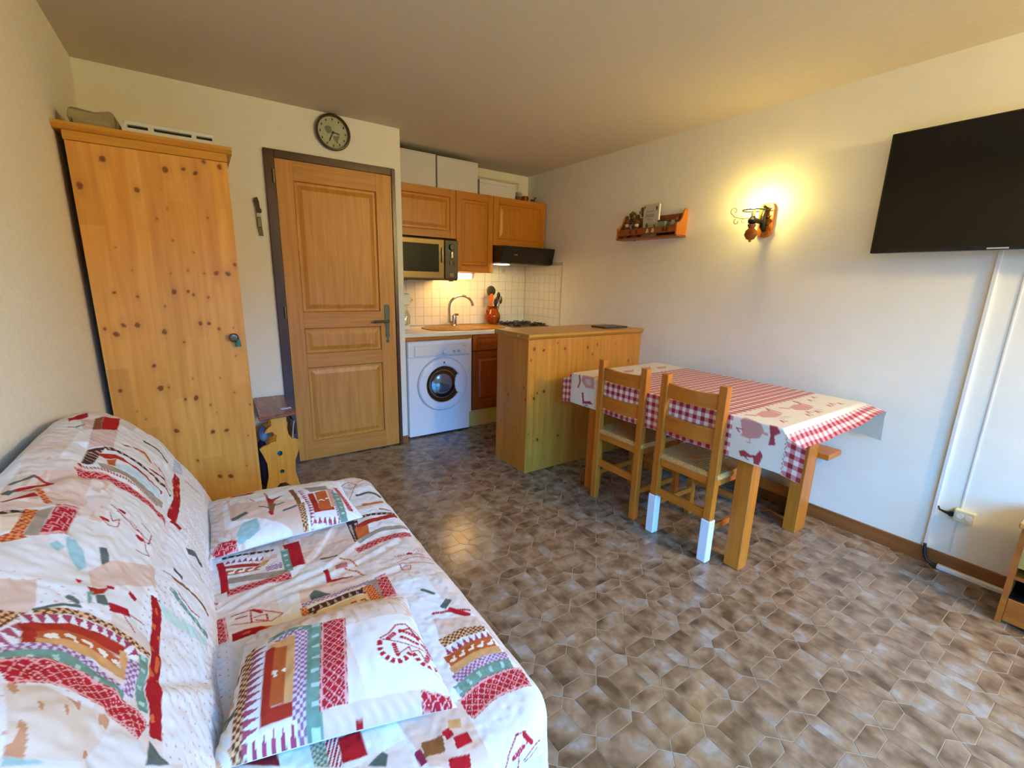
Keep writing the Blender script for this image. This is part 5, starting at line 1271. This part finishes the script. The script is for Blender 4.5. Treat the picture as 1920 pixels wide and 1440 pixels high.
mid = ((v_ > 1.026) & (v_ < 1.862)) | (v_ < .784) | (v_ > 2.118)
col[mid] = ging[mid]
def cp_(code, w, pts): paint(col, u_, v_, code, w, pts)
fl_ = lambda L_: [(xa-(zt-z), y) for y, z in L_]
PC['rs'] = C(.80, .56, .52); PC['rd'] = C(.66, .22, .26); PC['cl'] = C(.84, .72, .66)
for y in (.789, 2.110): 
    for k_ in range(0, 18): cp_('rd', .004, fl_([(y+(.003 if k_ % 2 else -.003), .75-.011*k_), (y+(.003 if k_ % 2 else -.003), .746-.011*k_)]))
cp_('rs', 0, fl_([(0.975, 0.682), (0.991, 0.739), (0.971, 0.765), (0.938, 0.754), (0.899, 0.745), (0.884, 0.718), (0.898, 0.682), (0.941, 0.668), (0.986, 0.671)]))
cp_('rd', 0, fl_([(0.868, 0.754), (0.836, 0.755), (0.818, 0.73), (0.84, .71), (0.83, 0.672), (0.858, 0.663), (0.857, 0.71)]))
cp_('rs', .01, fl_([(.905, .712), (.87, .708)])); cp_('rd', .006, fl_([(.975, .70), (1.005, .70), (.99, .685)])); cp_('rs', .004, fl_([(.94, .67), (.935, .65), (.95, .648)]))
cp_('rd', 0, fl_([(0.979, 0.598), (0.957, 0.609), (0.925, .597), (0.902, 0.603), (0.887, 0.631), (0.872, 0.61), (0.882, 0.564), (0.906, 0.563), (0.91, 0.588), (0.968, 0.576)]))
cp_('dg', .005, fl_([(.93, .572), (.945, .578), (.94, .588)]))
cp_('rs', 0, fl_([(2.016, 0.757), (1.92, 0.782), (1.906, 0.687), (1.979, 0.678), (2.018, 0.714)])); cp_('cl', 0, fl_([(1.99, .735), (1.94, .74), (1.935, .705), (1.975, .70)]))
cp_('rd', .012, fl_([(2.044, .745), (2.034, .71), (2.046, .67)])); cp_('rd', 0, fl_([(2.011, 0.642), (1.996, 0.646), (1.986, 0.59), (1.937, 0.602), (1.911, 0.586), (1.935, 0.581), (1.99, 0.574), (1.994, 0.559)])); cp_('dg', .006, fl_([(1.98, .562), (1.965, .57), (1.95, .565)]))
for (hx_, hy_) in ((2.10, .95), (2.37, .93)):                       # hens printed on the end panel
    cp_('rs', 0, [(hx_+.05, hy_-.035), (hx_+.07, hy_+.03), (hx_+.02, hy_+.045), (hx_-.06, hy_+.03), (hx_-.08, hy_-.01), (hx_-.03, hy_-.04)]); cp_('rd', .012, [(hx_-.08, hy_+.02), (hx_-.11, hy_+.05)]); cp_('rd', .010, [(hx_+.06, hy_+.03), (hx_+.09, hy_+.06), (hx_+.07, hy_-.02)])
    for d in (-.03, .0, .03): cp_('rd', .005, [(hx_+d, hy_-.05), (hx_+d+.01, hy_-.075)])
for i, (a_, b_) in enumerate(((2.24, .84), (2.29, .86), (2.34, .84), (2.45, .99), (2.52, .86), (2.57, .87), (2.62, .85), (2.55, .96), (2.64, .98), (2.02, .85))): cp_('rd', .009, [(a_, b_), (a_+.02, b_+.025), (a_+.03, b_)])
for (a_, b_) in ((2.1, 1.98), (2.3, 1.97), (2.5, 1.99), (2.62, 1.95), (2.0, 1.93)): cp_('rs', 0, [(a_-.05, b_-.02), (a_+.03, b_-.03), (a_+.05, b_+.02), (a_-.02, b_+.03)]); cp_('rd', .008, [(a_+.05, b_), (a_+.08, b_+.03)])
me = gridmesh('tablecloth', np.stack([X, Y, Z], -1), attrs=dict(paint=col.reshape(Pm.shape+(3,))))
oil = vcolmat('oilcloth', .38, .08, 300, under=(.88, .85, .74), spec=.4)
o = link('tablecloth', me, oil, None, True, 180)
o['label'] = 'cream oilcloth with red gingham and roosters draped over the dining table'; o['category'] = 'tablecloth'
